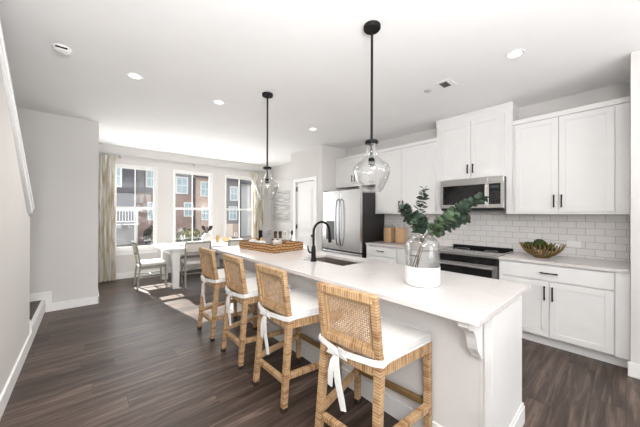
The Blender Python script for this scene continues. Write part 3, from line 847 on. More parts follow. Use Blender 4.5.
    # ribbon passed round the posts and tied in the middle of the back
    def ribbon(pts, w_, th=.004, up=(0, 0, 1)):
        mb = MB(); up = Vector(up)
        P = [Vector(p) for p in pts]; prev = None; psd = None
        for i, p in enumerate(P):
            d = (P[min(i + 1, len(P) - 1)] - P[max(i - 1, 0)]).normalized()
            n = Vector((-1, 0, .0)); sd = d.cross(n)
            if sd.length < .15: sd = up
            sd.normalize()
            if psd is not None and sd.dot(psd) < 0: sd = -sd
            psd = sd; n = sd.cross(d).normalized()
            ww = w_[i] if isinstance(w_, list) else w_
            ring = [mb.bm.verts.new(p + sd * a * ww / 2 + n * b * th / 2) for a, b in ((-1, -1), (1, -1), (1, 1), (-1, 1))]
            if prev:
                for k in range(4): mb.bm.faces.new((prev[k], prev[(k + 1) % 4], ring[(k + 1) % 4], ring[k]))
            else: mb.bm.faces.new(ring)
            prev = ring
        mb.bm.faces.new(list(reversed(prev)))
        return mb
    xk = -.258
    yk = .055
    part('tie_band', ribbon([(-.06, .235, zs + .024), (-.18, .221, zs + .022), (-.240, .222, zs + .020), (-.250, .17, zs + .012), (xk, yk, zs - .006), (xk, -.06, zs + .004), (-.250, -.17, zs + .012), (-.240, -.222, zs + .020), (-.18, -.221, zs + .022), (-.06, -.235, zs + .024)], .034), 'ribbon_fabric', cu, True)
    mb = MB(); mb.ico((xk - .008, yk, zs - .006), .020, 2, .05, (.7, 1, 1)); part('tie_knot', mb, 'ribbon_fabric', cu, True)
    part('tie_tail', ribbon([(xk - .006, yk, zs - .01), (xk - .022, yk - .005, zs - .07), (xk - .026, yk - .022, zs - .16), (xk - .022, yk - .045, zs - .25), (xk - .024, yk - .06, zs - .30)], [.022, .042, .046, .044, .038]), 'ribbon_fabric', cu, True)
    part('tie_tail', ribbon([(xk - .006, yk, zs - .01), (xk - .018, yk + .022, zs - .06), (xk - .02, yk + .038, zs - .13), (xk - .016, yk + .046, zs - .21)], [.02, .038, .040, .032]), 'ribbon_fabric', cu, True)
    for sg in (-1, 1):
        part('tie_loop', ribbon([(xk - .008, yk, zs - .004), (xk - .024, yk + sg * .03, zs + .022), (xk - .026, yk + sg * .062, zs + .016), (xk - .016, yk + sg * .066, zs - .012), (xk - .010, yk + sg * .03, zs - .012), (xk - .010, yk, zs - .006)], [.015, .034, .036, .036, .03, .015]), 'ribbon_fabric', cu, True)
    return root
stool = make_stool()
SL = ['rattan bar stool nearest the camera, at the island end with the corbel',
      'second rattan bar stool from the camera, beside the sink side of the island',
      'third rattan bar stool from the camera, second from the dining end',
      'rattan bar stool farthest from the camera, nearest the dining table']
SP = [(1.343, 1.045, 5), (1.335, 1.815, 1), (1.335, 2.515, 0), (1.325, 3.235, 2)]
for i, (x, y, a) in enumerate(SP):
    o = stool if i == 0 else dup(stool)
    o.location = (x, y, 0); o.rotation_euler = (0, 0, R(a)); o['label'] = SL[i]

# ------------------------------------------------------------------ pendants
def make_pendant(loc, label):
    x, y = loc
    root = thing('pendant_light', label, 'lamp', (x, y, HC), 'clear glass pendants over the island')
    z0 = 1.965
    MB().lathe([(.001, HC - .03), (.058, HC - .03), (.064, HC - .022), (.064, HC - .001), (.001, HC - .001)], (x, y, 0), 32).build('canopy', 'matte_black', root, True)
    MB().tube([(x, y, HC - .028), (x, y, 1.84)], .0095, 12).build('stem', 'matte_black', root, True)
    MB().lathe([(.001, z0 - .022), (.044, z0 - .022), (.050, z0 - .016), (.050, z0 - .002), (.044, z0 + .004), (.012, z0 + .008), (.001, z0 + .008)], (x, y, 0), 28).build('shade_holder', 'matte_black', root, True)
    MB().lathe([(.001, 1.775), (.021, 1.775), (.024, 1.785), (.024, 1.835), (.016, 1.85), (.001, 1.85)], (x, y, 0), 24).build('socket', 'matte_black', root, True)
    prof = [(.040, z0 - .02), (.040, 1.90), (.042, 1.875), (.052, 1.845), (.075, 1.818), (.108, 1.795), (.132, 1.774), (.141, 1.752), (.139, 1.728), (.128, 1.690), (.110, 1.645), (.090, 1.606), (.076, 1.586), (.066, 1.578)]
    outer = prof; inner = [(r - .004, h) for r, h in reversed(prof)]
    MB().lathe(outer + inner + [outer[0]], (x, y, 0), 40, cap=False).build('glass_shade', 'clear_glass', root, True)
make_pendant((1.63, 1.273), 'clear glass bottle pendant nearest the camera, in front of the white cabinets')
make_pendant((1.625, 2.818), 'clear glass bottle pendant farther back, in front of the dining corner')

# ------------------------------------------------------------------ ceiling things
def downlight(x, y, label, watts=42):
    root = thing('recessed_light', label, 'light', (x, y, HC), 'recessed ceiling lights')
    MB().lathe([(.050, HC - .001), (.050, HC - .004), (.072, HC - .006), (.075, HC - .001)], (x, y, 0), 36, cap=False).build('trim_ring', 'vinyl_white', root, True)
    MB().lathe([(.001, HC - .004), (.051, HC - .004), (.051, HC - .0015), (.001, HC - .0015)], (x, y, 0), 36).build('lens', 'lamp_lens', root, True)
    d = bpy.data.lights.new('recessed_lamp', 'SPOT'); d.energy = watts; d.spot_size = R(150); d.spot_blend = .8; d.shadow_soft_size = .05; d.color = (1.0, .95, .88)
    o = bpy.data.objects.new('recessed_lamp', d); COL.objects.link(o); o.parent = root; o.location = (0, 0, -.02)
downlight(.379, 3.367, 'leftmost lit recessed ceiling light, over the walkway beside the stair')
downlight(1.277, 3.433, 'lit recessed ceiling light between the walkway and the far pendant')
downlight(2.868, 3.468, 'lit recessed ceiling light in front of the pantry corner')
downlight(2.867, .654, 'lit recessed ceiling light at the right, over the aisle by the microwave', 9)
downlight(.379, .65, 'unseen recessed ceiling light added beside the high part of the stair wall', 42)  # out-of-view fixture added to lighten the near wall and floor
c = thing('smoke_detector', 'white smoke detector on the ceiling at upper left', 'smoke detector', (-.162, 3.217, HC))
MB().lathe([(.001, HC - .040), (.035, HC - .040), (.052, HC - .032), (.058, HC - .012), (.066, HC - .010), (.066, HC - .001), (.001, HC - .001)], (-.162, 3.217, 0), 36).build('housing', 'vinyl_white', c, True)
mb = MB(); mb.box(-.20, -.125, 3.160, 3.163, HC - .028, HC - .014); mb.build('vent_slot', 'matte_black', c)
c = thing('ceiling_vent', 'small white ceiling vent with a dark slot above the microwave', 'vent', (2.95, 1.30, HC))
B(2.86, 3.04, 1.22, 1.38, HC - .006, HC - .001, .002).build('plate', 'ceiling_paint', c)
B(2.885, 3.015, 1.265, 1.345, HC - .009, HC - .0055).build('slot', 'sensor_grey', c)
mb = MB()
for k in range(5): mb.box(2.888, 3.012, 1.27 + k * .016, 1.278 + k * .016, HC - .013, HC - .009)
mb.build('louver', 'dark_plastic', c)
tag(MB().lathe([(.001, HC - .012), (.03, HC - .012), (.042, HC - .001), (.001, HC - .001)], (2.965, 1.51, 0), 28).build('sprinkler_cap', 'sensor_grey', None, True, loc=(2.965, 1.51, HC - .001)), 'small round grey sprinkler cap on the ceiling beside the dark-slotted vent', 'sprinkler')

# ------------------------------------------------------------------ things on the island
VX, VY, VZ = 1.811, .960, .9142
c = thing('vase', 'large clear glass bottle vase with white dipped base on the island', 'vase', (VX, VY, VZ))
po = [(.001, 0), (.105, 0), (.114, .006), (.117, .02), (.117, .280), (.112, .303), (.098, .320), (.083, .330), (.077, .338), (.077, .352), (.082, .358)]
pi_ = [(r - .005, h) if r > .01 else (r, h + .008) for r, h in reversed(po)]
pi_ = [(min(r, .110), max(h, .008)) for r, h in pi_]
MB().lathe(po[:] + pi_, (VX, VY, VZ), 48, cap=False).build('glass_body', 'clear_glass', c, True)
MB().lathe([(.001, .0005), (.1062, -.0001), (.1156, .006), (.1186, .02), (.1186, .134), (.1173, .134)], (VX, VY, VZ), 48, cap=False).build('white_dip', 'white_ceramic', c, True)
ru, fu = Vector((math.cos(YAW), -math.sin(YAW), 0)), Vector((math.sin(YAW), math.cos(YAW), 0))
def ev(a, b, z): return Vector((VX, VY, 0)) + ru * a + fu * b + Vector((0, 0, z))
def curve_pts(P, n=24):
    out = []
    for i in range(n + 1):
        t = i / n * (len(P) - 1); k = min(int(t), len(P) - 2); u = t - k
        p0, p1, p2, p3 = P[max(k - 1, 0)], P[k], P[k + 1], P[min(k + 2, len(P) - 1)]
        out.append(.5 * ((2 * p1) + (p2 - p0) * u + (2 * p0 - 5 * p1 + 4 * p2 - p3) * u * u + (3 * p1 - p0 - 3 * p2 + p3) * u ** 3))
    return out
def leaf(mb, base, d, n, L, W):
    d = d.normalized(); n = (n - d * n.dot(d)).normalized(); s = d.cross(n)
    ctr = mb.bm.verts.new(base + d * L * .5 - n * L * .06)
    ring = []
    for k in range(9):
        a = 2 * math.pi * k / 9
        ring.append(mb.bm.verts.new(base + d * (L * .5 - L * .5 * math.cos(a)) + s * (W * .5 * math.sin(a)) + n * (.10 * L * abs(math.sin(a)))))
    for k in range(9): mb.bm.faces.new((ctr, ring[k], ring[(k + 1) % 9]))
def branch(P, label, start, n, L0, L1, matn, side=0, gap_end=0):
    pts = curve_pts([ev(*p) for p in P], 40)
    root = thing('eucalyptus_branch', label, 'plant', tuple(pts[0]), 'eucalyptus branches in the vase')
    rr = [.0032 - .002 * i / 40 for i in range(41)]
    MB().tube(pts, rr, 6).build('stem', 'twig', root, True)
    mb = MB()
    for k in range(n):
        t = start + (1 - start) * (k / (n - 1)) ** .95
        i = min(int(t * 40), 39); p = pts[i].lerp(pts[i + 1], t * 40 - i)
        tg = (pts[i + 1] - pts[i]).normalized()
        L = L0 + (L1 - L0) * k / (n - 1)
        a0 = k * 1.45 + random.uniform(-.5, .5)
        q = tg.orthogonal().normalized(); q2 = tg.cross(q)
        for h in range(3 if k < n * .75 else 2):
            a = a0 + h * (2.1 if k < n * .75 else math.pi)
            o_ = q * math.cos(a) + q2 * math.sin(a)
            d = (o_ + tg * random.uniform(.0, .55) + Vector((0, 0, random.uniform(-.35, .25)))).normalized()
            nn = (tg + Vector((random.uniform(-.5, .5), random.uniform(-.5, .5), random.uniform(-.2, .8)))).normalized()
            LL = L * random.uniform(.8, 1.2)
            leaf(mb, p + d * .006, d, nn, LL, LL * random.uniform(.8, 1.0))
    mb.build('foliage', matn, root, True)
branch([(-.03, .02, 1.03), (-.01, .01, 1.24), (-.075, -.02, 1.37), (-.12, -.03, 1.43), (-.15, -.03, 1.455)], 'leftmost dark eucalyptus branch in the vase, drooping left', .42, 26, .056, .040, 'leaf_green')
branch([(-.05, .0, 1.03), (-.005, .0, 1.24), (-.015, .02, 1.40), (.012, .02, 1.52), (.018, .02, 1.60)], 'eucalyptus branch rising straight up from the vase to a thin tip', .36, 17, .058, .028, 'leaf_green')
branch([(-.05, -.03, 1.03), (.03, -.01, 1.24), (.16, .0, 1.36), (.30, .02, 1.46), (.45, .04, 1.535)], 'longest eucalyptus branch in the vase, reaching right across the microwave', .42, 36, .060, .040, 'leaf_green')
branch([(-.06, .03, 1.03), (.02, .02, 1.24), (.12, .02, 1.31), (.22, .03, 1.36), (.32, .04, 1.395)], 'lower right eucalyptus branch in the vase, below the longest one', .42, 26, .062, .050, 'leaf_green')
branch([(-.06, -.02, 1.03), (.0, -.02, 1.24), (-.03, -.05, 1.32), (-.055, -.06, 1.36), (-.07, -.07, 1.385)], 'short eucalyptus branch with wide leaves low over the vase rim at left', .40, 20, .066, .056, 'leaf_green')
branch([(-.04, .03, 1.03), (.02, .0, 1.24), (.06, -.04, 1.30), (.12, -.05, 1.35), (.2, -.04, 1.42)], 'mid eucalyptus branch at the centre of the vase with paler leaves', .40, 20, .058, .046, 'leaf_pale')

# tray (local frame, rotated a little)
TC, TR = Vector((1.985, 3.335, .9142)), R(7.5)
c = local(thing('tray', 'square woven rattan tray on the far end of the island', 'tray', tuple(TC), None, TR))
tx, ty, th = .262, .395, .095
B(-tx, tx, -ty, ty, .0005, .016, .004).build('tray_bottom', 'tray_weave', c)
mb = MB()
mb.box(-tx, -tx + .022, -ty, ty, .014, th, .006); mb.box(tx - .022, tx, -ty, ty, .014, th, .006)
mb.box(-tx + .02, tx - .02, -ty, -ty + .022, .014, th, .006); mb.box(-tx + .02, tx - .02, ty - .022, ty, .014, th, .006)
mb.build('tray_wall', 'tray_weave', c)
mb = MB(); mb.tube([(-tx + .01, -ty + .01, th), (tx - .01, -ty + .01, th), (tx - .01, ty - .01, th), (-tx + .01, ty - .01, th), (-tx + .01, -ty + .01, th)], .014, 8); mb.build('tray_rim', 'tray_weave', c, True)
for s_ in (-1, 1):
    mb = MB(); mb.tube([(-.07, s_ * (ty + .004), th - .01), (-.06, s_ * (ty + .018), th + .025), (.06, s_ * (ty + .018), th + .025), (.07, s_ * (ty + .004), th - .01)], .010, 8); mb.build('handle', 'tray_weave', c, True)
def tpos(x, y, z=.0165):
    cs, sn = math.cos(TR), math.sin(TR)
    return Vector((TC.x + x * cs - y * sn, TC.y + x * sn + y * cs, TC.z + z))
# book standing in the tray
p = tpos(.03, .24); c = local(thing('book', 'grey hardcover book with black spine standing in the woven tray', 'book', tuple(p), None, R(15)))
mb = MB(); mb.box(.0, .19, -.004, .0, .001, .235); mb.box(.0, .19, .071, .075, .001, .235); mb.build('cover', 'book_cover', c)
B(-.004, .0, -.005, .076, .0005, .236, .002).build('spine', 'matte_black', c)
B(.001, .185, .0, .071, .004, .231).build('pages', 'paper', c)
# mills
def mill(x, y, label):
    p = tpos(x, y); r = thing('pepper_mill', label, 'mill', tuple(p), 'dark wooden mills in the tray')
    MB().lathe([(.001, .0005), (.027, .0005), (.028, .02), (.024, .05), (.019, .09), (.020, .11), (.024, .125)], tuple(p), 20).build('body', 'white_ceramic', r, True)
    MB().lathe([(.001, .125), (.024, .125), (.020, .15), (.019, .17), (.026, .20), (.027, .222), (.020, .228), (.001, .230)], tuple(p), 20).build('head', 'mill_wood', r, True)
mill(.12, .045, 'left one of two dark-topped mills in the woven tray')
mill(.15, -.03, 'right one of two dark-topped mills in the woven tray')
# utensil jar
p = tpos(.17, -.17); c = thing('utensil_jar', 'clear glass jar at the right end of the woven tray', 'jar', tuple(p))
pr = [(.001, .0005), (.043, .0005), (.045, .01), (.045, .12), (.042, .12), (.042, .012), (.001, .01)]
MB().lathe(pr, tuple(p), 28, cap=False).build('glass_body', 'clear_glass', c, True)
for i, (dx, dy, hh, mt) in enumerate(((-.022, .024, .235, 'gold'), (.004, -.004, .25, 'sensor_grey'), (.026, -.034, .235, 'dark_plastic'))):
    a = p + Vector((dx * .5, dy * .5, .014)); b = p + Vector((dx * 1.6, dy * 1.3, hh - .05))
    u = local(thing('serving_spoon', ['gold-handled spoon standing in the glass jar on the tray', 'silver spatula standing in the glass jar on the tray', 'dark spoon standing at the right of the glass jar on the tray'][i], 'utensil', tuple(a), 'utensils in the glass jar'))
    MB().tube([Vector((0, 0, 0)), b - a], .0035, 8).build('handle', mt, u, True)
    mb = MB(); q = b - a; mb.ico((q.x, q.y, q.z + .030), .026, 2, 0, (.8, .8, 1.4)); mb.build('head', 'sensor_grey' if i < 2 else 'dark_plastic', u, True)
# bowls and linen
def bowl(p, r, h, name, label, mat, grp=None):
    pr = [(.001, .0005), (r * .45, .0005), (r * .75, h * .35), (r * .95, h * .75), (r, h), (r - .005, h), (r * .9 - .004, h * .75), (r * .7, h * .38), (.001, h * .15)]
    o = MB().lathe(pr, tuple(p), 32, cap=False).build(name, mat, None, True, loc=tuple(p)); return tag(o, label, 'bowl', grp)
bowl(tpos(-.14, -.10), .075, .085, 'glass_bowl', 'small clear glass bowl at the front of the woven tray', 'clear_glass')
bowl(tpos(-.13, .06), .075, .095, 'bowl', 'white bowl in the woven tray in front of the book', 'white_ceramic')
p = tpos(.035, -.10); bowl(p, .07, .10, 'bowl', 'white bowl in the woven tray in front of the mills', 'white_ceramic')
p = tpos(-.09, .29)
c = local(thing('napkin', 'crumpled pale grey linen napkin at the left end of the woven tray', 'napkin', tuple(p)))
mb = MB(); mb.ico((0, 0, .055), .085, 3, .10, (.95, .85, .62)); mb.build('linen', 'grey_linen', c, True)
tag(MB().lathe([(.001, .0005), (.03, .0005), (.032, .02), (.032, .10), (.018, .12), (.018, .135), (.001, .136)], tuple(tpos(-.045, .155)), 20).build('spice_jar', 'amber', None, True, loc=tuple(tpos(-.045, .155))), 'small amber jar between napkin and bowl in the woven tray', 'jar')

# ------------------------------------------------------------------ things on the wall counters
BX, BY, BZ = 4.03, .655, .9142
c = thing('slatted_bowl', 'wide bronze bowl of curved slats holding moss balls on the counter', 'bowl', (BX, BY, BZ))
MB().lathe([(.001, .0005), (.075, .0005), (.085, .012), (.08, .018), (.001, .015)], (BX, BY, BZ), 32).build('foot', 'bowl_metal', c, True)
mb = MB(); N = 34
pf = [(.075, .012), (.115, .030), (.155, .062), (.188, .105), (.212, .160)]
for k in range(N):
    a = 2 * math.pi * (k + .5) / N; ca, sa = math.cos(a), math.sin(a)
    for (r0, h0), (r1, h1) in zip(pf[:-1], pf[1:]):
        mb.quadbar((BX + r0 * ca, BY + r0 * sa, BZ + h0), (BX + r1 * ca, BY + r1 * sa, BZ + h1 + .001), .004, .004, (ca, sa, 0), .009 + r0 * .03, .009 + r1 * .03)
mb.build('slat', 'bowl_metal', c)['kind'] = 'stuff'
mb = MB()
for r0, h0, th_ in ((.160, .070, .004),): mb.tube([(BX + r0 * math.cos(2 * math.pi * k / 36), BY + r0 * math.sin(2 * math.pi * k / 36), BZ + h0) for k in range(37)], th_, 6)
mb.build('hoop', 'bowl_metal', c, True)
for i, (dx, dy, dz, r_, lb) in enumerate(((.0, .02, .150, .062, 'largest green moss ball heaped in the middle of the slatted bowl'), (-.06, .115, .132, .045, 'green moss ball at the left of the slatted bowl'), (-.03, -.085, .120, .042, 'green moss ball right of the large one in the slatted bowl'), (.10, .03, .12, .04, 'moss ball at the back of the slatted bowl'))):
    p = (BX + dx, BY + dy, BZ + dz)
    mb = MB(); mb.ico(p, r_, 4, .06); tag(mb.build('moss_ball', 'moss', None, True, loc=p), lb, 'decor ball', 'moss balls in the slatted bowl')
p = (BX - .045, BY - .155, BZ + .135)
mb = MB(); mb.ico(p, .035, 3, .01); tag(mb.build('decor_ball', 'white_ceramic', None, True, loc=p), 'white ball at the right of the slatted bowl', 'decor ball')

def canister(x, y, label):
    z = .9142; r = thing('canister', label, 'canister', (x, y, z), 'glass canisters of pasta')
    s_ = .078
    mb = MB(); mb.box(x - s_, x + s_, y - s_, y + s_, z + .0005, z + .30, .018); mb.build('glass_body', 'clear_glass', r, True)
    mb = MB(); mb.box(x - s_ + .006, x + s_ - .006, y - s_ + .006, y + s_ - .006, z + .006, z + .262, .014); mb.build('pasta', 'pasta', r, True)
    MB().lathe([(.001, .3005), (.062, .3005), (.066, .306), (.066, .322), (.055, .328), (.02, .332), (.001, .332)], (x, y, z), 24).build('lid', 'clear_glass', r, True)
canister(4.10, 2.80, 'left glass canister of tan pasta, beside the refrigerator')
canister(4.10, 2.56, 'right glass canister of tan pasta, behind the eucalyptus leaves')

# ------------------------------------------------------------------ dining group
TX0, TX1, TY0, TY1, TZ = 1.08, 3.05, 5.50, 6.62, .765
c = thing('dining_table', 'white rectangular dining table in front of the windows', 'table', (2.05, 6.05, 0))
B(TX0, TX1, TY0, TY1, TZ - .045, TZ, .006).build('table_top', 'dining_paint', c)
mb = MB(); mb.box(TX0 + .10, TX1 - .10, TY0 + .09, TY0 + .115, TZ - .12, TZ - .0455); mb.box(TX0 + .10, TX1 - .10, TY1 - .115, TY1 - .09, TZ - .12, TZ - .0455)
mb.box(TX0 + .10, TX0 + .125, TY0 + .115, TY1 - .115, TZ - .12, TZ - .0455); mb.box(TX1 - .125, TX1 - .10, TY0 + .115, TY1 - .115, TZ - .12, TZ - .0455)
mb.build('apron', 'dining_paint', c)
for x in (TX0 + .20, TX1 - .20):
    for y in (TY0 + .10, TY1 - .10):
        mb = MB(); mb.quadbar((x, y, .001), (x, y, TZ - .046), .10, .135, (1, 0, 0), bev=.006); mb.build('leg', 'dining_paint', c)
def make_dining_chair():
    root = local(thing('dining_chair', '', 'chair', (0, 0, 0), 'dining chairs round the white table'))
    def part(name, mb, mat, p=None, sm=False):
        o = mb.build(name, mat, p or root, sm); o['_w'] = (0, 0, 0); return o
    hw = .22
    for s_ in (-1, 1):
        part('leg', MB().quadbar((-.25, s_ * hw, .001), (-.205, s_ * hw, .46), .026, .032, (1, 0, 0), bev=.004), 'dining_wood')
        part('leg', MB().quadbar((.215, s_ * hw, .001), (.205, s_ * hw, .43), .026, .034, (1, 0, 0), bev=.004), 'dining_wood')
        part('back_post', MB().quadbar((-.205, s_ * hw, .455), (-.275, s_ * (hw + .0), .87), .032, .026, (1, 0, 0), bev=.004), 'dining_wood')
        part('stretcher', MB().quadbar((-.225, s_ * hw, .22), (.208, s_ * hw, .22), .02, .02), 'dining_wood')
    part('stretcher', MB().quadbar((0.0, -hw, .22), (0.0, hw, .22), .02, .02), 'dining_wood')
    mb = MB(); mb.box(-.215, .225, -hw - .012, hw + .012, .375, .43, .006); part('seat_frame', mb, 'dining_wood')
    mb = MB(); mb.box(-.20, .225, -hw - .015, hw + .015, .4305, .485, .022); part('seat_pad', mb, 'white_fabric', None, True)
    # curved top rail, lower rail, upholstered pad
    for nm, z, h in (('top_rail', .855, .035), ('lower_rail', .665, .026)):
        x_ = -.205 - .07 * (z - .455) / .415
        pts = [(x_ - .028 * (1 - (q / 5) ** 2), hw * q / 5, z) for q in range(-5, 6)]
        mb = MB()
        for a, b in zip(pts[:-1], pts[1:]): mb.quadbar(a, b, h, h, (0, 0, 1), .024, .024)
        part(nm, mb, 'dining_wood')
    mb = MB(); n = 10
    for q in range(-n, n):
        ya, yb = (hw - .02) * q / n, (hw - .02) * (q + 1) / n
        f = lambda y, z: -.205 - .07 * (z - .455) / .415 - .028 * (1 - (y / hw) ** 2)
        vs = []
        for t in (-.011, .011):
            for y, z in ((ya, .68), (yb, .68), (yb, .838), (ya, .838)): vs.append(mb.bm.verts.new((f(y, z) + t, y, z)))
        for fc in ((0, 1, 2, 3), (7, 6, 5, 4), (0, 4, 5, 1), (3, 2, 6, 7)): mb.bm.faces.new([vs[i] for i in fc])
    part('back_pad', mb, 'cream_fabric')
    return root
ch = make_dining_chair()
CL = ['dining chair at the left end of the white table, seen from the side',
      'dining chair with its back to the camera at the middle of the white table',
      'dining chair with its back to the camera behind the woven tray']
CPOS = [(.965, 6.12, 0), (1.667, 5.70, 84), (2.43, 5.63, 89)]
for i, (x, y, a) in enumerate(CPOS):
    o = ch if i == 0 else dup(ch)
    o.location = (x, y, 0); o.rotation_euler = (0, 0, R(a)); o['label'] = CL[i]
c = thing('bench', 'white cushioned bench with grey legs on the window side of the table', 'bench', (2.1, 6.86, 0))
B(1.55, 2.75, 6.66, 7.06, .43, .50, .024).build('cushion', 'white_fabric', c, True)
B(1.56, 2.74, 6.67, 7.05, .385, .4295, .004).build('frame', 'dining_wood', c)
for x in (1.59, 2.71):
    for y in (6.70, 7.02): MB().quadbar((x, y, .001), (x, y, .384), .03, .036, (1, 0, 0)).build('leg', 'dining_wood', c)
# table setting
tz = TZ + .0005
c = thing('vase', 'white vase with dark dried leaves on the dining table', 'vase', (2.02, 6.1, tz))
MB().lathe([(.001, 0), (.06, 0), (.10, .05), (.115, .11), (.09, .17), (.05, .20), (.055, .22), (.048, .22), (.043, .20), (.001, .19)], (2.02, 6.1, tz), 28, cap=False).build('body', 'white_ceramic', c, True)
mb = MB()
for k in range(9):
    a = k * .75; d = Vector((math.cos(a) * .6, math.sin(a) * .6, 1)).normalized()
    b = Vector((2.02, 6.1, tz + .20)); mb.tube([b, b + d * .12], .003, 5); leaf(mb, b + d * .08, d, Vector((math.sin(a), -math.cos(a), .3)), .13, .06)
mb.build('dried_leaf', 'leaf_dry', c, True)['kind'] = 'stuff'
def setting(x, y, lab):
    o = MB().lathe([(.001, 0), (.07, 0), (.13, .014), (.13, .018), (.07, .006), (.001, .005)], (x, y, tz), 32, cap=False).build('plate', 'white_ceramic', None, True, loc=(x, y, tz)); tag(o, lab, 'plate', 'plates on the dining table')
setting(1.38, 5.92, 'white plate at the left end of the dining table'); setting(1.80, 6.35, 'white plate on the dining table left of the white vase'); setting(2.50, 6.30, 'white plate on the dining table right of the white vase'); setting(2.56, 5.75, 'white plate on the dining table before the chair behind the tray')
bowl(Vector((2.42, 6.02, tz)), .11, .09, 'bowl', 'amber wooden bowl on the dining table right of the vase', 'pasta')
tag(MB().lathe([(.001, 0), (.035, 0), (.04, .07), (.036, .16), (.032, .16), (.035, .07), (.001, .01)], (2.22, 6.02, tz), 20, cap=False).build('tumbler', 'amber', None, True, loc=(2.22, 6.02, tz)), 'amber tumbler between the vase and bowl on the dining table', 'glass')
for x, y, lb in ((1.55, 6.2, 'clear goblet at the left on the dining table'), (2.72, 6.2, 'clear goblet at the right on the dining table')):
    tag(MB().lathe([(.001, 0), (.034, 0), (.034, .004), (.005, .01), (.005, .08), (.03, .10), (.038, .14), (.034, .19), (.031, .19), (.035, .14), (.026, .105), (.001, .09)], (x, y, tz), 20, cap=False).build('goblet', 'clear_glass', None, True, loc=(x, y, tz)), lb, 'glass', 'goblets on the dining table')

# curtains, rod, wall art
def curtain(x0, x1, label, folds, tie=False):
    r = thing('curtain', label, 'curtain', ((x0 + x1) / 2, 7.05, 0), 'curtains at the window wall')
    mb = MB(); nx, nz = folds * 8, 24; rows = []
    for side in (0, 1):
        for j in range(nz + 1):
            z = .012 + (2.60 - .012) * j / nz; row = []
            for i in range(nx + 1):
                u = i / nx; x = x0 + (x1 - x0) * u
                y = 7.045 + .032 * math.sin(u * folds * 2 * math.pi + .4 * math.sin(z * 1.3)) + (side - .5) * .003
                row.append(mb.bm.verts.new((x + .006 * math.sin(z * 4 + i), y, z)))
            rows.append(row)
    for s_ in (0, 1):
        for j in range(nz):
            A, Bq = rows[s_ * (nz + 1) + j], rows[s_ * (nz + 1) + j + 1]
            for i in range(nx): mb.bm.faces.new((A[i], A[i + 1], Bq[i + 1], Bq[i]))
    mb.build('drape', 'curtain_fabric', r, True)
    for k in range(5):
        x = x0 + .02 + (x1 - x0 - .04) * k / 4
        MB().tube([(x, 7.045 + .030 * math.cos(a), 2.646 + .030 * math.sin(a)) for a in [2 * math.pi * q / 12 for q in range(13)]], .004, 6).build('ring', 'sensor_grey', r, True)
curtain(.17, .475, 'patterned cream curtain left of the windows beside the wall corner', 4)
curtain(3.59, 3.95, 'cream curtain at the right end of the windows beside the far pendant', 4)
c = thing('curtain_rod', 'long pale grey curtain rod above the three windows', 'curtain rod', (2.05, 7.045, 2.66))
MB().tube([(.18, 7.045, 2.655), (4.05, 7.045, 2.655)], .016, 12).build('rod', 'sensor_grey', c, True)
for x in (.55, 2.04, 4.0): B(x - .015, x + .015, 7.04, YW - .0005, 2.60, 2.642, .003).build('bracket', 'sensor_grey', c)
c = thing('wall_art', 'pale weathered plank art on the wall left of the pantry door', 'artwork', (4.28, 6.5, 1.2))
AY0, AY1, AZ0, AZ1 = 6.02, 7.02, 1.22, 2.07
mb = MB(); n = 6
for k in range(n):
    za = AZ0 + (AZ1 - AZ0) * k / n; mb.box(4.258, 4.274, AY0 + .02, AY1 - .02, za + .004, za + (AZ1 - AZ0) / n - .004, .002)
mb.build('plank', 'art_boards', c)
mb = MB(); mb.box(4.274, 4.2875, AY0, AY1, AZ0, AZ1)
for y in (AY0, AY1 - .02): mb.box(4.25, 4.274, y, y + .02, AZ0, AZ1)
mb.box(4.25, 4.274, AY0, AY1, AZ0 - .004, AZ0 + .016); mb.box(4.25, 4.274, AY0, AY1, AZ1 - .016, AZ1 + .004)
mb.build('frame', 'sensor_grey', c)

# ------------------------------------------------------------------ outside
GZ = -.75
struct('ground', B(-25, 40, 7.4, 60, GZ - .2, GZ), 'concrete')
def townhouse(name, label, x0, x1, y, zsplit, up_mat, low_mat, wins, ztop=4.5, depth=8.0, arch=()):
    c = thing(name, label, 'building', ((x0 + x1) / 2, y, GZ))
    if zsplit > GZ: B(x0, x1, y, y + depth, GZ + .002, zsplit).build('lower_wall', low_mat, c)
    B(x0, x1, y + .02, y + depth, zsplit, ztop).build('upper_wall', up_mat, c)
    mb = MB(); mb.prism([(y - .45, ztop + .001), (y + depth + .4, ztop + .001), (y + depth * .5, ztop + 2.4)], x0 + .002, x1 - .002, 'X'); mb.build('roof', 'roof_shingle', c)
    B(x0 + .002, x1 - .002, y - .47, y - .35, ztop - .16, ztop + .1).build('gutter', 'siding_dark', c)
    for (wx0, wx1, wz0, wz1) in wins:
        mb = MB(); f = .10
        mb.box(wx0 - f, wx0, y - .06, y + .015, wz0 - f, wz1 + f); mb.box(wx1, wx1 + f, y - .06, y + .015, wz0 - f, wz1 + f)
        mb.box(wx0, wx1, y - .06, y + .015, wz1, wz1 + f); mb.box(wx0, wx1, y - .06, y + .015, wz0 - f, wz0)
        zm = (wz0 + wz1) / 2; mb.box(wx0, wx1, y - .05, y + .01, zm - .03, zm + .03); xm = (wx0 + wx1) / 2; mb.box(xm - .02, xm + .02, y - .045, y + .005, wz0, wz1)
        fr = mb.build('window', 'vinyl_white', c)
        B(wx0, wx1, y - .03, y - .02, wz0, wz1).build('pane', 'far_pane', fr)
    return c
Y_F = 24.0
townhouse('townhouse', 'townhouse with dark siding panel seen at the left of the first window', -4.0, 2.72, Y_F - 1.2, .7, 'siding_dark', 'siding_pale', [(-.6, .3, 3.2, 4.4), (1.35, 1.75, 3.3, 4.6)], 5.6)
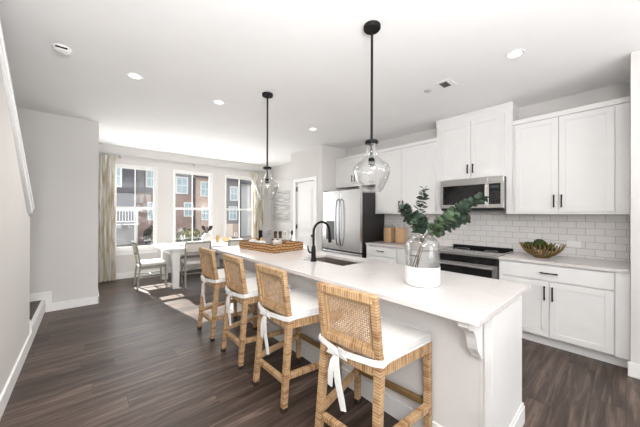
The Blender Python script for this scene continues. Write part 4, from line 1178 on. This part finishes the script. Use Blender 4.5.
townhouse('townhouse', 'townhouse of grey siding over red brick seen through the first and middle windows', 2.73, 6.85, Y_F, 2.93, 'siding_grey', 'brick_red', [(3.50, 4.02, 3.5, 4.72), (5.55, 6.28, 3.12, 4.32), (3.62, 4.15, 1.0, 2.2), (6.15, 6.70, 1.25, 2.25), (4.85, 5.3, 1.2, 2.2)], 5.2)
townhouse('townhouse', 'tan brick townhouse seen at the right of the middle window', 6.86, 9.2, Y_F, GZ + .003, 'brick_tan', 'brick_tan', [(7.45, 8.05, 2.98, 4.1), (7.52, 8.08, .95, 1.9)], 4.6)
townhouse('townhouse', 'townhouse of grey siding over brick seen at the left of the third window', 9.22, 10.92, Y_F, .50, 'siding_grey', 'brick_tan', [(10.05, 10.62, 2.72, 3.85), (9.95, 10.55, .92, 2.0)], 4.55)
townhouse('townhouse', 'pale sided townhouse seen at the right of the third window', 10.94, 15.0, Y_F + .5, GZ + .003, 'siding_pale', 'siding_pale', [(12.4, 13.2, 2.7, 4.0)], 4.4)
for x, lb in ((6.87, 'dark downspout beside the tan brick townhouse'), (10.93, 'dark downspout between the grey and pale townhouses')):
    tag(B(x - .07, x + .07, Y_F - .14, Y_F - .02, GZ + .002, 4.42).build('downspout', 'siding_dark', None, loc=(x, Y_F - .08, GZ)), lb, 'downspout', 'downspouts outside')
def bush(x, y, r, h, label, mat='shrub'):
    o = thing('bush', label, 'bush', (x, y, GZ), 'bushes outside the windows')
    mb = MB()
    for k in range(9):
        a = random.uniform(0, 6.28); q = random.uniform(0, .6) * r
        mb.ico((x + q * math.cos(a), y + q * math.sin(a) * .6, GZ + h * random.uniform(.35, .62)), h * .40, 3, .13, (r / h * .9, .9, 1))
    mb.build('foliage', mat, o)
    MB().tube([(x, y, GZ + .002), (x, y, GZ + h * .4)], .05, 8).build('trunk', 'twig', o, True)
bush(3.55, 21.5, .9, 1.3, 'dark bush in front of red brick seen in the first window', 'shrub_dark')
bush(5.75, 21.5, .9, 1.1, 'olive bush low in the left of the middle window')
bush(7.4, 21.8, .7, .9, 'olive bush low in the right of the middle window')
bush(11.5, 21.5, .5, 2.0, 'tall dark bush before the pale townhouse in the third window', 'shrub_dark')
# white deck railing by the dark townhouse
c = thing('railing', 'white balcony railing on the dark-sided townhouse in the first window', 'railing', (2.0, 22.6, .7))
mb = MB(); mb.box(1.0, 2.7, 22.25, 22.35, 1.62, 1.72); mb.box(1.0, 2.7, 22.25, 22.35, .82, .90); mb.build('rail', 'vinyl_white', c)
for x in (1.0, 2.62): B(x, x + .09, 22.25, 22.35, .70, 1.80).build('post', 'vinyl_white', c)
mb = MB()
for k in range(9): mb.box(1.2 + k * .16, 1.24 + k * .16, 22.28, 22.32, .90, 1.62)
mb.build('baluster', 'vinyl_white', c)
B(.9, 2.72, 22.2, 22.798, .62, .70).build('deck', 'vinyl_white', c)
for x in (1.0, 2.6): B(x, x + .1, 22.25, 22.35, GZ + .002, .62).build('post', 'vinyl_white', c)

for o in bpy.data.objects:
    if '_w' in o: del o['_w']
